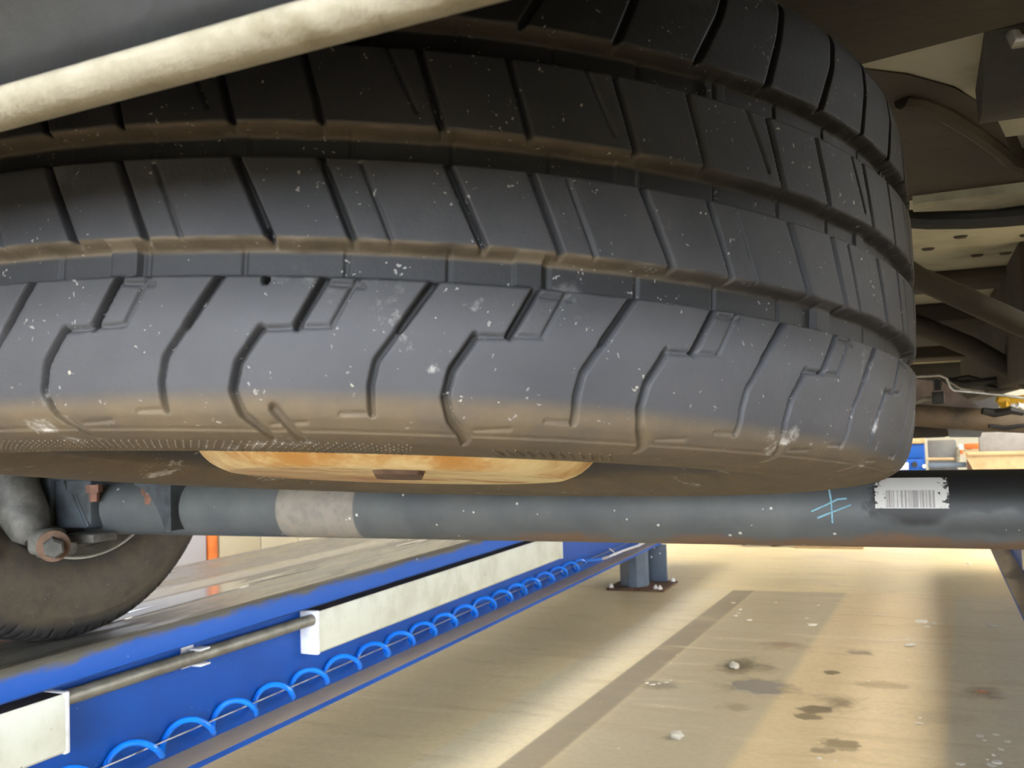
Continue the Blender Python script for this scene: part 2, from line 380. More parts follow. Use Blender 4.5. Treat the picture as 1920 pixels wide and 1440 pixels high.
def label_mat():
    g = G('worn_barcode_print'); p = g.world(); x, y, z = g.sep(p)
    u = g.math('DIVIDE', g.math('ADD', x, 0.058), 0.075); v = g.math('DIVIDE', g.math('ADD', z, 0.105), 0.040)
    bars = g.n('ShaderNodeTexNoise'); bars.noise_dimensions = '1D'; g.put(bars.inputs['W'], g.math('SNAP', u, 0.013)); bars.inputs['Scale'].default_value = 37.0; bars.inputs['Detail'].default_value = 0
    bar = g.math('GREATER_THAN', bars.outputs['Fac'], 0.5)
    box = g.math('MULTIPLY', g.math('MULTIPLY', g.math('GREATER_THAN', u, 0.15), g.math('LESS_THAN', u, 0.82)), g.math('MULTIPLY', g.math('GREATER_THAN', v, 0.12), g.math('LESS_THAN', v, 0.58)))
    col = g.mix(g.math('MULTIPLY', g.math('MULTIPLY', bar, box), 0.6), lin(172, 170, 166), lin(76, 72, 72))
    rub = g.math('MULTIPLY', box, g.step(g.noise(70, 3, 0.6, p), 0.3, 0.6, 0.0, 0.45)); col = g.mix(rub, col, lin(128, 124, 122))
    edge = g.math('MAXIMUM', g.math('ABSOLUTE', g.math('SUBTRACT', g.math('MULTIPLY', u, 2.0), 1.0)), g.math('MULTIPLY', g.math('ABSOLUTE', g.math('SUBTRACT', g.math('MULTIPLY', v, 2.0), 1.0)), 0.8))
    sc = g.step(g.math('ADD', g.math('MULTIPLY', g.math('POWER', edge, 3.0), 0.30), g.noise(200, 3, 0.6, p)), 0.74, 0.82)
    col = g.mix(sc, col, lin(44, 42, 42))
    return g.out(col, 0.55, 0, 0.3)
M['sticker'] = label_mat()
M['chalk'] = grimy('pale_blue_chalk', lin(118, 160, 176), lin(96, 132, 150), 160, 0.4, 0.7, 0.9, bump=0)

def wet_mat(name, col):
    g = G(name); return g.out(col, 0.1, 0, 0.6)
M['wet'] = wet_mat('wet_film', lin(92, 92, 92))
M['oil'] = wet_mat('oil_film', lin(150, 142, 132))

# ------------------------------------------------------------------ the hall
HX0, HX1, HY0, HY1 = -3.8, 9.8, -7.0, 14.0
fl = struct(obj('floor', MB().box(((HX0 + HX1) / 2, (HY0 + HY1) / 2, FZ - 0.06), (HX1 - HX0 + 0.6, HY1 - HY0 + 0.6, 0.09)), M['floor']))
def seam(x): return 4.92 + 0.063 * x
def slab(poly):
    mb = MB(); n = len(poly); mb.add([(x, y, FZ) for x, y in poly] + [(x, y, FZ - 0.016) for x, y in poly],
        [tuple(range(n))] + [(i, i + n, (i + 1) % n + n, (i + 1) % n) for i in range(n)]); return mb
gap = 0.004
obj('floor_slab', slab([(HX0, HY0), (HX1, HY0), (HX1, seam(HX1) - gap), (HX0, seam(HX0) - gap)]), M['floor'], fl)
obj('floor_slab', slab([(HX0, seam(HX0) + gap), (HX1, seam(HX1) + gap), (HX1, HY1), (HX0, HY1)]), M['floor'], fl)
struct(obj('ground', MB().box((0.7, HY0 - 20.35, FZ - 0.07), (80, 40, 0.09)), M['midgrey']))
struct(obj('yard', MB().box((HX1 + 15.35, 3.5, FZ - 0.07), (30, 41.6, 0.09)), M['midgrey']))
struct(obj('ceiling', MB().box(((HX0 + HX1) / 2, (HY0 + HY1) / 2, CEIL + 0.05), (HX1 - HX0 + 0.4, HY1 - HY0 + 0.4, 0.1)), M['ceil']))
wl = struct(obj('wall_left', MB().box((HX0 - 0.12, (HY0 + HY1) / 2, (FZ + CEIL) / 2), (0.1, HY1 - HY0, CEIL - FZ)), M['wall']))
y = 4.46
pn = None
while y < HY1 - 0.1:                                             # upright wall panels with open joints
    y2 = min(y + 0.38, HY1)
    obj('wall_panel', MB().box((HX0 - 0.035, (y + y2) / 2, (FZ + CEIL) / 2), (0.07, y2 - y - 0.008, CEIL - FZ), 0.003), M['wall'], wl)
    y = y2
obj('wall_panel', MB().box((HX0 - 0.035, -2.0, (FZ + CEIL) / 2), (0.07, 9.9, CEIL - FZ), 0.003), M['wall'], wl)
obj('wall_panel', MB().box((HX0 - 0.035, 3.74, (FZ + 2.2 + CEIL) / 2), (0.07, 1.4, CEIL - FZ - 2.2), 0.003), M['wall'], wl)
d1 = struct(obj('door_1', MB().box((HX0 - 0.04, 3.72, FZ + 1.06), (0.05, 1.3, 2.12), 0.004), M['doorblue']))
obj('door_handle', MB().tube([(HX0, 3.2, FZ + 1.0), (HX0 + 0.05, 3.2, FZ + 1.0), (HX0 + 0.05, 3.32, FZ + 1.0)], 0.009, 8), M['steel'], d1)
struct(obj('trim_1', MB().box((HX0 - 0.025, 4.412, FZ + 1.08), (0.07, 0.05, 2.16), 0.004).box((HX0 - 0.025, 3.06, FZ + 1.08), (0.07, 0.05, 2.16), 0.004).box((HX0 - 0.025, 3.735, FZ + 2.16), (0.07, 1.40, 0.05), 0.004), M['orange']))
wy0, wy1, wz0, wz1 = 7.6, 13.6, -0.30, 2.5                         # right wall with an added window band to fill the dark floor
wr_ = MB()
for (y0, y1, z0, z1) in ((HY0, wy0, FZ, CEIL), (wy1, HY1, FZ, CEIL), (wy0, wy1, FZ, wz0), (wy0, wy1, wz1, CEIL)):
    wr_.box((HX1 + 0.05, (y0 + y1) / 2, (z0 + z1) / 2), (0.1, y1 - y0, z1 - z0))
struct(obj('wall_right', wr_, M['wall']))
w2 = struct(obj('added_window_2', MB().box((HX1 + 0.05, (wy0 + wy1) / 2, wz1 - 0.02), (0.06, wy1 - wy0, 0.05), 0.004).box((HX1 + 0.05, (wy0 + wy1) / 2, wz0 + 0.02), (0.06, wy1 - wy0, 0.05), 0.004), M['white']))
for i in range(6):
    obj('unseen_window_bar', MB().box((HX1 + 0.05, wy0 + 0.03 + (wy1 - wy0 - 0.06) * i / 5, (wz0 + wz1) / 2), (0.06, 0.06, wz1 - wz0 - 0.08), 0.004), M['white'], w2)
struct(obj('wall_front', MB().box(((HX0 + HX1) / 2, HY1 + 0.05, (FZ + CEIL) / 2), (HX1 - HX0, 0.1, CEIL - FZ)), M['wall']))
wb = MB()                                                          # rear wall with an unseen window band sized to light the lower tread
gx0, gx1, gz0, gz = -2.6, 5.0, -0.12, 2.5
wb.box(((HX0 + gx0) / 2, HY0 - 0.05, (FZ + CEIL) / 2), (gx0 - HX0, 0.1, CEIL - FZ)).box(((HX1 + gx1) / 2, HY0 - 0.05, (FZ + CEIL) / 2), (HX1 - gx1, 0.1, CEIL - FZ)).box(((gx0 + gx1) / 2, HY0 - 0.05, (gz + CEIL) / 2), (gx1 - gx0, 0.1, CEIL - gz)).box(((gx0 + gx1) / 2, HY0 - 0.05, (gz0 + FZ) / 2), (gx1 - gx0, 0.1, gz0 - FZ))
struct(obj('wall_back', wb, M['wall']))
w1 = struct(obj('unseen_window_1', MB().box(((gx0 + gx1) / 2, HY0 - 0.05, gz - 0.02), (gx1 - gx0, 0.06, 0.05), 0.004).box(((gx0 + gx1) / 2, HY0 - 0.05, gz0 + 0.02), (gx1 - gx0, 0.06, 0.05), 0.004), M['white']))
for i in range(5):
    obj('unseen_window_bar', MB().box((gx0 + 0.03 + (gx1 - gx0 - 0.06) * i / 4, HY0 - 0.05, (gz + gz0) / 2), (0.06, 0.06, gz - gz0 - 0.08), 0.004), M['white'], w1)
for i, x in enumerate(LAMP_X):
    for j, y in enumerate(LAMP_Y):
        side = ('in the row by the left wall', 'in the first row right of the lift', 'in the second row right of it', 'in the row by the right wall')[i]
        row = ('near the rear wall', 'level with the van tail', 'level with the van front', 'farthest ahead')[j]
        t = thing('ceiling_fill_light', 'unseen ceiling light %s, %s' % (side, row), 'light', (x, y, CEIL), 'unseen ceiling lights of the hall')
        obj('light_housing', MB().box((x, y, CEIL - 0.04), (1.66, 3.3, 0.08), 0.01), M['white'], t)
        obj('diffuser', MB().box((x, y, CEIL - 0.10), (1.6, 3.2, 0.04), 0.008), M['tube'], t)

# ------------------------------------------------------------------ lift runways
CX = -0.54                                                         # middle of the vehicle and of the lift
TOP, BOT = -0.345, -0.633
RY0, RY1 = -1.2, 5.75
def runway(side, label):
    s = -1 if side == 'left' else 1
    tx = CX + s * 0.779                                            # inner tip
    X = lambda u: tx + s * u                                       # u grows away from the gap
    t = thing('lift_runway', label, 'car lift', (X(0.29), 2.0, BOT), 'drive-on runways of the lift')
    obj('deck_plate', MB().prism([(X(0.006), TOP - 0.004), (X(0.010), TOP), (X(0.583), TOP), (X(0.583), TOP - 0.010), (X(0.006), TOP - 0.010)], RY0, RY1), M['deck'], t)
    obj('edge_band', MB().prism([(X(0.0), TOP - 0.012), (X(0.004), TOP - 0.005), (X(0.03), TOP - 0.0105), (X(0.03), TOP - 0.052), (X(0.006), TOP - 0.052), (X(0.0), TOP - 0.048)], RY0, RY1), M['band'], t)
    obj('web', MB().box((X(0.078), (RY0 + RY1) / 2, (TOP + BOT) / 2 - 0.005), (0.010, RY1 - RY0, BOT - TOP + 0.026 if False else abs(BOT - TOP) - 0.03)), M['blue'], t)
    obj('bottom_flange', MB().prism([(X(0.001), BOT + 0.0015), (X(0.001), BOT + 0.012), (X(0.004), BOT + 0.0135), (X(0.19), BOT + 0.0135), (X(0.19), BOT + 0.0015)], RY0, RY1), M['flange'], t)
    obj('flange_edge', MB().prism([(X(0.0), BOT), (X(0.0), BOT + 0.0115), (X(0.002), BOT + 0.0115), (X(0.002), BOT + 0.0014), (X(0.19), BOT + 0.0014), (X(0.19), BOT)], RY0, RY1), M['blue'], t)
    obj('outer_web', MB().box((X(0.574), (RY0 + RY1) / 2, (TOP + BOT) / 2 - 0.005), (0.010, RY1 - RY0, 0.262)), M['blue'], t)
    obj('outer_flange', MB().prism([(X(0.39), BOT), (X(0.39), BOT + 0.013), (X(0.583), BOT + 0.013), (X(0.583), BOT)], RY0, RY1), M['blue'], t)
    return t
runway('left', 'blue lift runway carrying the dusty rear wheel, with wet grey deck')
runway('right', 'blue lift runway at the right frame edge with golden oily flange')

def column(x, y, label):
    t = thing('support_column', label, 'post', (x, y, FZ))
    w2, c = 0.075, 0.045
    oc = [(-w2, -w2 + c + 0.01), (-w2 + c + 0.02, -w2), (w2 - c, -w2), (w2 - 0.01, -w2 + c), (w2 - 0.01, w2 - c), (w2 - c, w2), (-w2 + c, w2), (-w2, w2 - c)]
    obj('post_tube', MB().prism([(x + a, y + b) for a, b in oc], FZ + 0.012, BOT + 0.0, lambda a, b, h: (a, b, h)), M['slate'], t, sharp=20)
    obj('back_flange', MB().box((x + 0.055, y + 0.135, (FZ + 0.012 + BOT) / 2), (0.16, 0.014, BOT - FZ - 0.012), 0.002).box((x - 0.015, y + 0.10, (FZ + 0.012 + BOT) / 2), (0.012, 0.07, BOT - FZ - 0.012)), M['slate'], t)
    obj('base_plate', MB().box((x + 0.03, y + 0.03, FZ + 0.006), (0.30, 0.30, 0.012), 0.002), M['rust'], t)
    b0 = None
    for dx, dy in ((-0.10, -0.10), (0.13, -0.09), (0.155, -0.10), (0.16, 0.15), (-0.10, 0.15)):
        if b0 is None:
            b0 = obj('anchor_bolt', MB().lathe([(0.0, 0.018), (0.006, 0.018), (0.0065, 0.010), (0.012, 0.009), (0.012, 0.0)], (x + dx, y + dy, FZ + 0.012), n=8), M['white'], t); first = (dx, dy)
        else: copy_part(b0, t, (dx - first[0], dy - first[1], 0))
column(-1.425, 4.84, 'short slate blue post on rusty base plate under left runway end')

# lamps under the runway edge
LT, LB = -0.418, -0.515
def lamp(s, y0, y1, label):
    tx = CX + s * 0.779; X = lambda u: tx + s * u
    t = thing('runway_lamp', label, 'lamp', (X(0.05), (y0 + y1) / 2, LB), 'strip lamps in the runway sides')
    obj('casing', MB().prism([(X(0.073), LB + 0.003), (X(0.030), LB + 0.003), (X(0.030), LT - 0.003), (X(0.073), LT - 0.003)], y0 + 0.006, y1 - 0.006), M['lampwhite'], t)
    obj('top_cover', MB().box((X(0.0505), (y0 + y1) / 2, LT - 0.0012), (0.045, y1 - y0 - 0.012, 0.0030)), M['lamptop'], t)
    obj('front_cover', MB().prism([(X(0.0275), LB), (X(0.0245), LB + 0.004), (X(0.0245), LT - 0.008), (X(0.0275), LT), (X(0.031), LT), (X(0.031), LB)], y0 + 0.004, y1 - 0.004), M['lampface'], t)
    for yy in (y0, y1):
        obj('end_cap', MB().box((X(0.0495), yy, (LT + LB) / 2), (0.05, 0.012, LT - LB + 0.006), 0.003), M['white'], t)
lamp(-1, 1.918, 3.57, 'long white strip lamp on the blue runway, beyond the bare pipe')
lamp(-1, -0.35, 1.195, 'white strip lamp on the blue runway at lower left corner')
lamp(1, 1.918, 3.57, 'strip lamp inside the runway at the right frame edge')

t = thing('conduit_pipe', 'grey conduit pipe joining the two white lamps on blue runway', 'pipe', (-1.36, 1.55, -0.447))
obj('pipe', MB().tube([(-1.36, 1.20, -0.430), (-1.36, 1.912, -0.436)], 0.0135, 16), M['galv'], t)
obj('clip', MB().box((-1.378, 1.53, -0.433), (0.028, 0.03, 0.006), 0.001).box((-1.358, 1.53, -0.4185), (0.03, 0.03, 0.004), 0.001).box((-1.358, 1.53, -0.449), (0.03, 0.03, 0.004), 0.001).box((-1.39, 1.53, -0.433), (0.004, 0.034, 0.05), 0.001), M['white'], t)

# coiled air hose on its wire
pitch, hr = 0.1375, 0.0225
t = thing('air_hose', 'bright blue coiled air hose strung along the blue runway side', 'hose', (-1.365, 2.4, -0.6))
pts = []; n0 = int((3.93 - 0.62) / pitch * 22)
for i in range(n0 + 1):
    yy = 0.62 + (3.93 - 0.62) * i / n0; ph = 2 * PI * (yy - 1.498) / pitch
    e = min(1.0, (3.93 - yy) / 0.15)
    pts.append((-1.365 + hr * math.sin(ph) * e, yy + 0.006 * math.sin(yy * 9), -0.574 + hr * math.cos(ph) * e))
pts.append((-1.352, 4.02, -0.585)); pts.append((-1.345, 4.12, -0.588))
obj('coil', MB().tube(pts, 0.006, 8), M['hose'], t)
obj('end_fitting', MB().tube([(-1.349, 4.06, -0.5865), (-1.345, 4.12, -0.588), (-1.341, 4.15, -0.588)], [0.006, 0.0075, 0.005], 10), M['steel'], t)
o = obj('guide_wire', MB().tube([(-1.366, 0.6, -0.574), (-1.366, 5.6, -0.574)], 0.0016, 6), M['wire'], at_center=True)
tag(o, 'thin steel wire running through the blue coiled hose', 'wire')
t = thing('air_line', 'white air line with round plug lying on golden flange end', 'cable', (-1.335, 4.9, BOT + 0.0135))
obj('line', MB().tube([(-1.341, 4.15, -0.588), (-1.338, 4.35, -0.588), (-1.332, 4.6, -0.594), (-1.332, 4.82, -0.590), (-1.334, 4.98, -0.586)], 0.0055, 8), M['white'], t)
obj('plug', MB().tube([(-1.334, 4.97, -0.586), (-1.335, 5.0, -0.585), (-1.336, 5.07, -0.583), (-1.336, 5.1, -0.583)], [0.008, 0.016, 0.018, 0.008], 12), M['white'], t)
obj('cable_tie', MB().tube([(-1.335, 4.62, -0.600), (-1.335, 4.63, -0.58), (-1.337, 4.61, -0.562)], 0.003, 6), M['white'], t)
obj('cable_tie', MB().tube([(-1.340, 4.24, -0.594), (-1.340, 4.22, -0.575), (-1.343, 4.17, -0.555)], 0.003, 6), M['white'], t)

# water on the runway deck
def puddle(name, cx, cy, rx, ry, z, seed, mat, n=72, rough=0.35, th=0.0015):
    rnd = random.Random(seed); ph = [rnd.uniform(0, 6.28) for _ in range(8)]; ring = []
    for i in range(n):
        a = 2 * PI * i / n
        k = 1 + rough * sum(math.sin(a * (m + 2) + ph[m]) / (m + 2) for m in range(8))
        ring.append((cx + rx * k * math.cos(a), cy + ry * k * math.sin(a)))
    vs = [(x, y, z + 0.0002) for x, y in ring] + [(cx + (x - cx) * 0.96, cy + (y - cy) * 0.96, z + th) for x, y in ring] + [(cx, cy, z + th)]
    return obj(name, MB().add(vs, [(i, (i + 1) % n, (i + 1) % n + n, i + n) for i in range(n)] + [(i + n, (i + 1) % n + n, 2 * n) for i in range(n)]), mat, at_center=True, sharp=4)
tag(puddle('water_puddle', -1.50, 1.70, 0.032, 0.42, TOP, 3, M['wet'], rough=0.8), 'long wet streak on the deck right behind the rear wheel', 'puddle', 'water films on the left runway')
tag(puddle('water_puddle', -1.49, 2.85, 0.03, 0.32, TOP, 8, M['wet'], rough=0.8), 'small wet patch on the deck farther along the left runway', 'puddle', 'water films on the left runway')
tag(puddle('oil_puddle', -0.533, 3.118, 0.085, 0.075, FZ, 5, M['oil'], rough=0.25), 'shiny grey puddle on the concrete floor under the vehicle', 'puddle')

# ------------------------------------------------------------------ the vehicle
van = thing('van', 'cream van on the lift, seen from below its tail', 'van', (CX, 2.6, 0.3))
FP = 0.30
def vbox(name, x0, x1, y0, y1, z0, z1, mat, bev=0.004, label=None):
    return obj(name, MB().box(((x0 + x1) / 2, (y0 + y1) / 2, (z0 + z1) / 2), (x1 - x0, y1 - y0, z1 - z0), bev), mat, van, label=label)
vbox('floor_panel', -1.46, 0.38, 0.95, 6.2, FP, FP + 0.012, M['cream'])
vbox('tail_floor_panel', -1.46, -0.03, 0.02, 0.95, FP, FP + 0.012, M['seal'])  # dark underseal given here to cut light bounced onto the spare
vbox('tail_floor_panel', -0.03, 0.38, 0.02, 0.95, FP, FP + 0.012, M['cream'])
vbox('closing_panel', -0.10, 0.37, 0.66, 1.05, 0.2695, 0.299, M['cream'], 0.001)
for sx in (-1.48, 0.40):  # unseen body sides; sill and corner heights set for the light underneath
    vbox('unseen_sill_panel', sx - 0.02, sx + 0.02, 1.75, 6.2, 0.22, 0.75, M['cream'])
    vbox('rear_corner_panel', sx - 0.02, sx + 0.02, 0.05, 0.62, -0.12, 0.75, M['cream'])
    vbox('wheel_arch', sx - 0.02, sx + 0.02, 0.60, 1.77, 0.42, 0.75, M['cream'])
vbox('tail_panel', -1.46, 0.38, 0.0, 0.022, 0.30, 0.75, M['cream'])

# rear cross member in front of the spare, with its arched rear edge
zc = 0.268
edge_r = [at(u, v, Z=zc) for u, v in ((1480, 160), (1600, 128), (1700, 140), (1790, 165), (1860, 208), (1920, 330))]
edge_r.append(Vector((0.36, edge_r[-1].y + 0.02, zc)))
a = at(1710, 376, Z=zc); b = at(1920, 352, Z=zc); sl = (b.y - a.y) / (b.x - a.x)
edge_f = [Vector((0.36, b.y + sl * (0.36 - b.x), zc)), Vector((-0.25, a.y + sl * (-0.25 - a.x), zc))]
poly = [(p.x, p.y) for p in edge_r] + [(p.x, p.y) for p in edge_f]
obj('rear_cross_member', MB().prism(poly, zc, FP, lambda a_, b_, h: (a_, b_, h)), M['seal'], van, label='brown underseal coated cross member')
rid = [at(u, v, Z=zc - 0.004) for u, v in ((1690, 194), (1720, 198), (1770, 218), (1830, 255), (1875, 288), (1895, 308), (1920, 316))]
obj('pressed_ridge', MB().tube([(p.x, p.y, zc - 0.001) for p in rid], 0.008, 8), M['seal'], van)
fl_ = [at(u, v, Z=0.2625) for u, v in ((1711, 376), (1920, 350), (1920, 384), (1712, 391))]
obj('flange_strip', MB().prism([(p.x, p.y) for p in fl_] , 0.258, 0.268, lambda a_, b_, h: (a_, b_, h)), M['cream'], van, label='cream edge flange of the cross member')
# rear frame rail towards the tail
p1, p2 = at(1590, 95, Z=0.275), at(1920, 5, Z=0.275)
dd = (p2 - p1).normalized()
q0, q1 = p1 - dd * 0.55, p2 + dd * 0.35
nn = Vector((dd.y, -dd.x, 0))
if nn.y > 0: nn = -nn
obj('tail_rail', MB().prism([(q.x, q.y) for q in (q0, q1, q1 + nn * 0.16, q0 + nn * 0.16)], 0.262, FP, lambda a_, b_, h: (a_, b_, h)), M['seal'], van)
# dark bracket plate and clip
c1 = at(1848, 38, Z=0.27); c2 = at(1868, 215, Z=0.235)
br = obj('tow_bracket', MB().prism([(c1.y, 0.30), (c1.y, 0.262), (c2.y - 0.02, 0.232), (c2.y + 0.02, 0.235), (c2.y + 0.06, 0.30)], c1.x, c1.x + 0.10, lambda a_, b_, h: (h, a_, b_)), M['black'], van)
k = at(1906, 84, Y=c1.y + 0.03)
obj('clip', MB().tube([k + Vector((-0.002, -0.02, 0.016)), k + Vector((-0.005, -0.022, 0.004)), k + Vector((-0.002, -0.024, -0.006)), k + Vector((0.01, -0.024, -0.008))], [0.003, 0.005, 0.0055, 0.003], 14), M['galv'], br)

def px_tube(name, pix, Y, r, mat, n=10, label=None):
    pts_ = [at(u, v, Y=yy) for (u, v), yy in zip(pix, Y if isinstance(Y, (list, tuple)) else [Y] * len(pix))]
    return obj(name, MB().tube(pts_, r, n), mat, van, label=label)
px_tube('cable_sheath', [(1600, 408), (1690, 410), (1740, 413), (1820, 412), (1880, 408), (1990, 398)], [1.34, 1.36, 1.37, 1.37, 1.36, 1.34], 0.0125, M['black'])
# bolts on the floor panel
b0 = None
for u, v in ((1801, 443), (1740, 466), (1885, 474), (1832, 478), (1925, 440), (1770, 640), (1850, 620)):
    p = at(u, v, Z=FP)
    if b0 is None:
        b0 = obj('floor_plug', MB().lathe([(0.0, -0.003), (0.009, -0.003), (0.012, 0.0)], (p.x, p.y, FP), n=14), M['seal'], van); pf = p
    else: copy_part(b0, van, p - pf)
def cross(y0, y1, z0, mat, name='cross_member'):
    vbox(name, -1.3, 0.36, y0, y1, z0, FP, mat, 0.006)
ya, yb = at(1820, 521, Z=0.28).y, at(1820, 545, Z=0.28).y
cross(ya, yb, 0.28, M['seal'])
ya, yb = at(1800, 600, Z=0.25).y, at(1800, 646, Z=0.25).y
cross(ya, yb, 0.25, M['seal'])
ya, yb = at(1800, 668, Z=0.24).y, at(1800, 676, Z=0.24).y
cross(ya, yb, 0.24, M['seal'])
vbox('front_bulkhead_light_block', -1.46, 0.38, 6.1, 6.2, -0.11, FP, M['black'])  # carried low to keep light off the far floor
px_tube('strut_bar', [(1640, 470), (1722, 522), (1800, 556), (1905, 604), (1990, 640)], [1.7, 1.72, 1.74, 1.77, 1.8], 0.0195, M['seal'], 14)
px_tube('strut_bar', [(1650, 585), (1728, 612), (1820, 650), (1920, 706), (1990, 744)], [2.2, 2.25, 2.3, 2.35, 2.4], 0.022, M['seal'], 14)
p = at(1908, 600, Y=2.0)
vbox('chassis_rail', p.x, p.x + 0.07, 1.9, 5.2, at(1915, 722, Y=2.4).z, FP, M['seal'])
# fuel lines, shield, exhaust and odds and ends under the floor
px_tube('brake_line', [(1660, 712), (1724, 706), (1762, 704), (1776, 710), (1782, 726), (1788, 732), (1830, 736), (1888, 742), (1960, 752)], 2.6, 0.0028, M['steel'], 8, 'thin bright metal line')
px_tube('brake_line', [(1774, 712), (1790, 722), (1802, 729), (1846, 734)], 2.62, 0.0022, M['steel'], 8)
hs = [at(u, v, Y=2.9) for u, v in ((1690, 708), (1768, 716), (1800, 740), (1858, 776), (1780, 772), (1690, 764))]
obj('heat_shield', MB().prism([(q.x, q.z) for q in hs], 2.9, 2.93), M['shield'], van, label='grey pink metal shield')
px_tube('connector', [(1758, 712), (1759, 732)], 2.75, 0.011, M['black'], 8)
q = at(1759, 746, Y=2.74)
obj('connector', MB().box(q, (0.03, 0.03, 0.032), 0.003), M['black'], van)
px_tube('connector_hose', [(1690, 766), (1722, 752), (1735, 748), (1750, 748)], 2.74, 0.006, M['galv'], 8)
px_tube('exhaust_pipe', [(1640, 770), (1715, 778), (1790, 784), (1860, 788), (1990, 794)], [2.75, 2.78, 2.8, 2.82, 2.86], 0.030, M['pipe'], 18, 'brown exhaust pipe')
tk = [at(u, v, Y=3.2) for u, v in ((1660, 800), (1790, 800), (1800, 812), (1770, 820), (1660, 824))]
obj('silencer', MB().prism([(q.x, q.z) for q in tk], 3.2, 3.6), M['seal'], van)
tk = [at(u, v, Y=3.1) for u, v in ((1776, 802), (1846, 800), (1838, 820), (1780, 820))]
obj('mounting_plate', MB().prism([(q.x, q.z) for q in tk], 3.1, 3.12), M['midgrey'], van)
for u, v, w_, h_, m_, nm in ((1908, 750, 0.09, 0.022, 'yellow', 'yellow_clip'), (1907, 760, 0.02, 0.016, 'white', 'connector'), (1884, 760, 0.014, 0.02, 'yellow', 'yellow_clip'),
                          (1840, 716, 0.15, 0.02, 'black', 'hose_bundle'), (1890, 726, 0.10, 0.016, 'black', 'hose_bundle'), (1800, 710, 0.09, 0.014, 'black', 'hose_bundle'), (1880, 772, 0.09, 0.022, 'black', 'hose_bundle'), (1905, 800, 0.12, 0.012, 'black', 'hose_bundle')):
    q = at(u, v, Y=2.65); rr = h_ / 2
    obj(nm, MB().tube([q + Vector((-w_ / 2, 0, 0.004)), q + Vector((-w_ * 0.2, 0.01, -0.003)), q + Vector((w_ * 0.2, 0.0, 0.003)), q + Vector((w_ / 2, 0.01, -0.004))], [rr * 0.8, rr, rr * 0.9, rr * 0.7], 8), M[m_], van)

# rear bumper crossing close to the lens
ba, bb = at(0, 243, Y=0.20), at(930, 0, Y=0.20)
def bz(x): return 0.0025 + ba.z + (bb.z - ba.z) * (x - ba.x) / (bb.x - ba.x)
def bsweep(prof, x0, x1, n=40):
    mb = MB(); m = len(prof); vs = []; fs = []
    for i in range(n + 1):
        x = x0 + (x1 - x0) * i / n
        for y_, z_ in prof: vs.append((x, y_, bz(x) + (z_ if z_ > 0.014 else z_ * 0.72)))
    for i in range(n):
        for j in range(m): fs.append((i * m + j, i * m + (j + 1) % m, (i + 1) * m + (j + 1) % m, (i + 1) * m + j))
    fs.append(tuple(range(m))); fs.append(tuple(range(n * m, n * m + m)))
    return mb.add(vs, fs)
lipp = [(0.2065, 0.0), (0.2005, 0.0005), (0.1965, 0.003), (0.1945, 0.007), (0.1945, 0.010), (0.1965, 0.0122), (0.205, 0.0125), (0.2085, 0.011), (0.209, 0.004)]
facep = [(0.1985, 0.0118), (0.2005, 0.0138), (0.2015, 0.020), (0.2005, 0.027), (0.197, 0.038), (0.187, 0.058), (0.166, 0.082), (0.140, 0.108), (0.10, 0.128), (0.05, 0.14), (0.05, 0.15), (0.22, 0.15), (0.222, 0.0118)]
bmp = obj('rear_bumper', bsweep(facep, -1.46, 0.38), M['bumper'], van, sharp=50, label='dark grey bumper underside')
obj('lip', bsweep(lipp, -1.46, 0.38), M['lip'], bmp, sharp=60, label='dusty cream lower lip')

# ---- rear axle beam
axl = obj('rear_axle', MB().tube([(-1.285 + i * 0.05, AX_Y, AX_Z) for i in range(33)], AX_R, 56), M['axle'], van, label='grey tubular axle beam')
def ax_pt(x, z, off=0.0):                                           # point on the tube's near side seen towards (x, 1.14, z)
    d = Vector((x, 1.14, z)); A = d.y ** 2 + d.z ** 2; B = d.y * AX_Y + d.z * AX_Z; Cc = AX_Y ** 2 + AX_Z ** 2 - (AX_R + off) ** 2
    D = max(B * B - A * Cc, 0.0); return d * ((B - math.sqrt(D)) / A)
def ribbon(path, w_, off=0.0006):
    pts_ = []
    for i in range(len(path) - 1):
        for k_ in range(8):
            f_ = k_ / 8; pts_.append((path[i][0] * (1 - f_) + path[i + 1][0] * f_, path[i][1] * (1 - f_) + path[i + 1][1] * f_))
    pts_.append(path[-1])
    return MB().tube([ax_pt(x, z, off) for x, z in pts_], w_, 6)
for path in ([(-0.1065, -0.074), (-0.104, -0.092), (-0.1035, -0.118)], [(-0.126, -0.105), (-0.108, -0.097), (-0.097, -0.0915), (-0.087, -0.0905)], [(-0.1195, -0.1125), (-0.104, -0.106), (-0.083, -0.0975)]):
    obj('chalk_stroke', ribbon(path, 0.0011), M['chalk'], axl)
nx, nz = 24, 12; vs = []; fs = []
for i in range(nx + 1):
    for j in range(nz + 1):
        vs.append(ax_pt(-0.0575 + 0.0750 * i / nx, -0.1015 + 0.0335 * j / nz, 0.0007))
for i in range(nx):
    for j in range(nz): fs.append((i * (nz + 1) + j, (i + 1) * (nz + 1) + j, (i + 1) * (nz + 1) + j + 1, i * (nz + 1) + j + 1))
obj('sticker', MB().add(vs, fs), M['sticker'], axl, label='worn white barcode sticker')
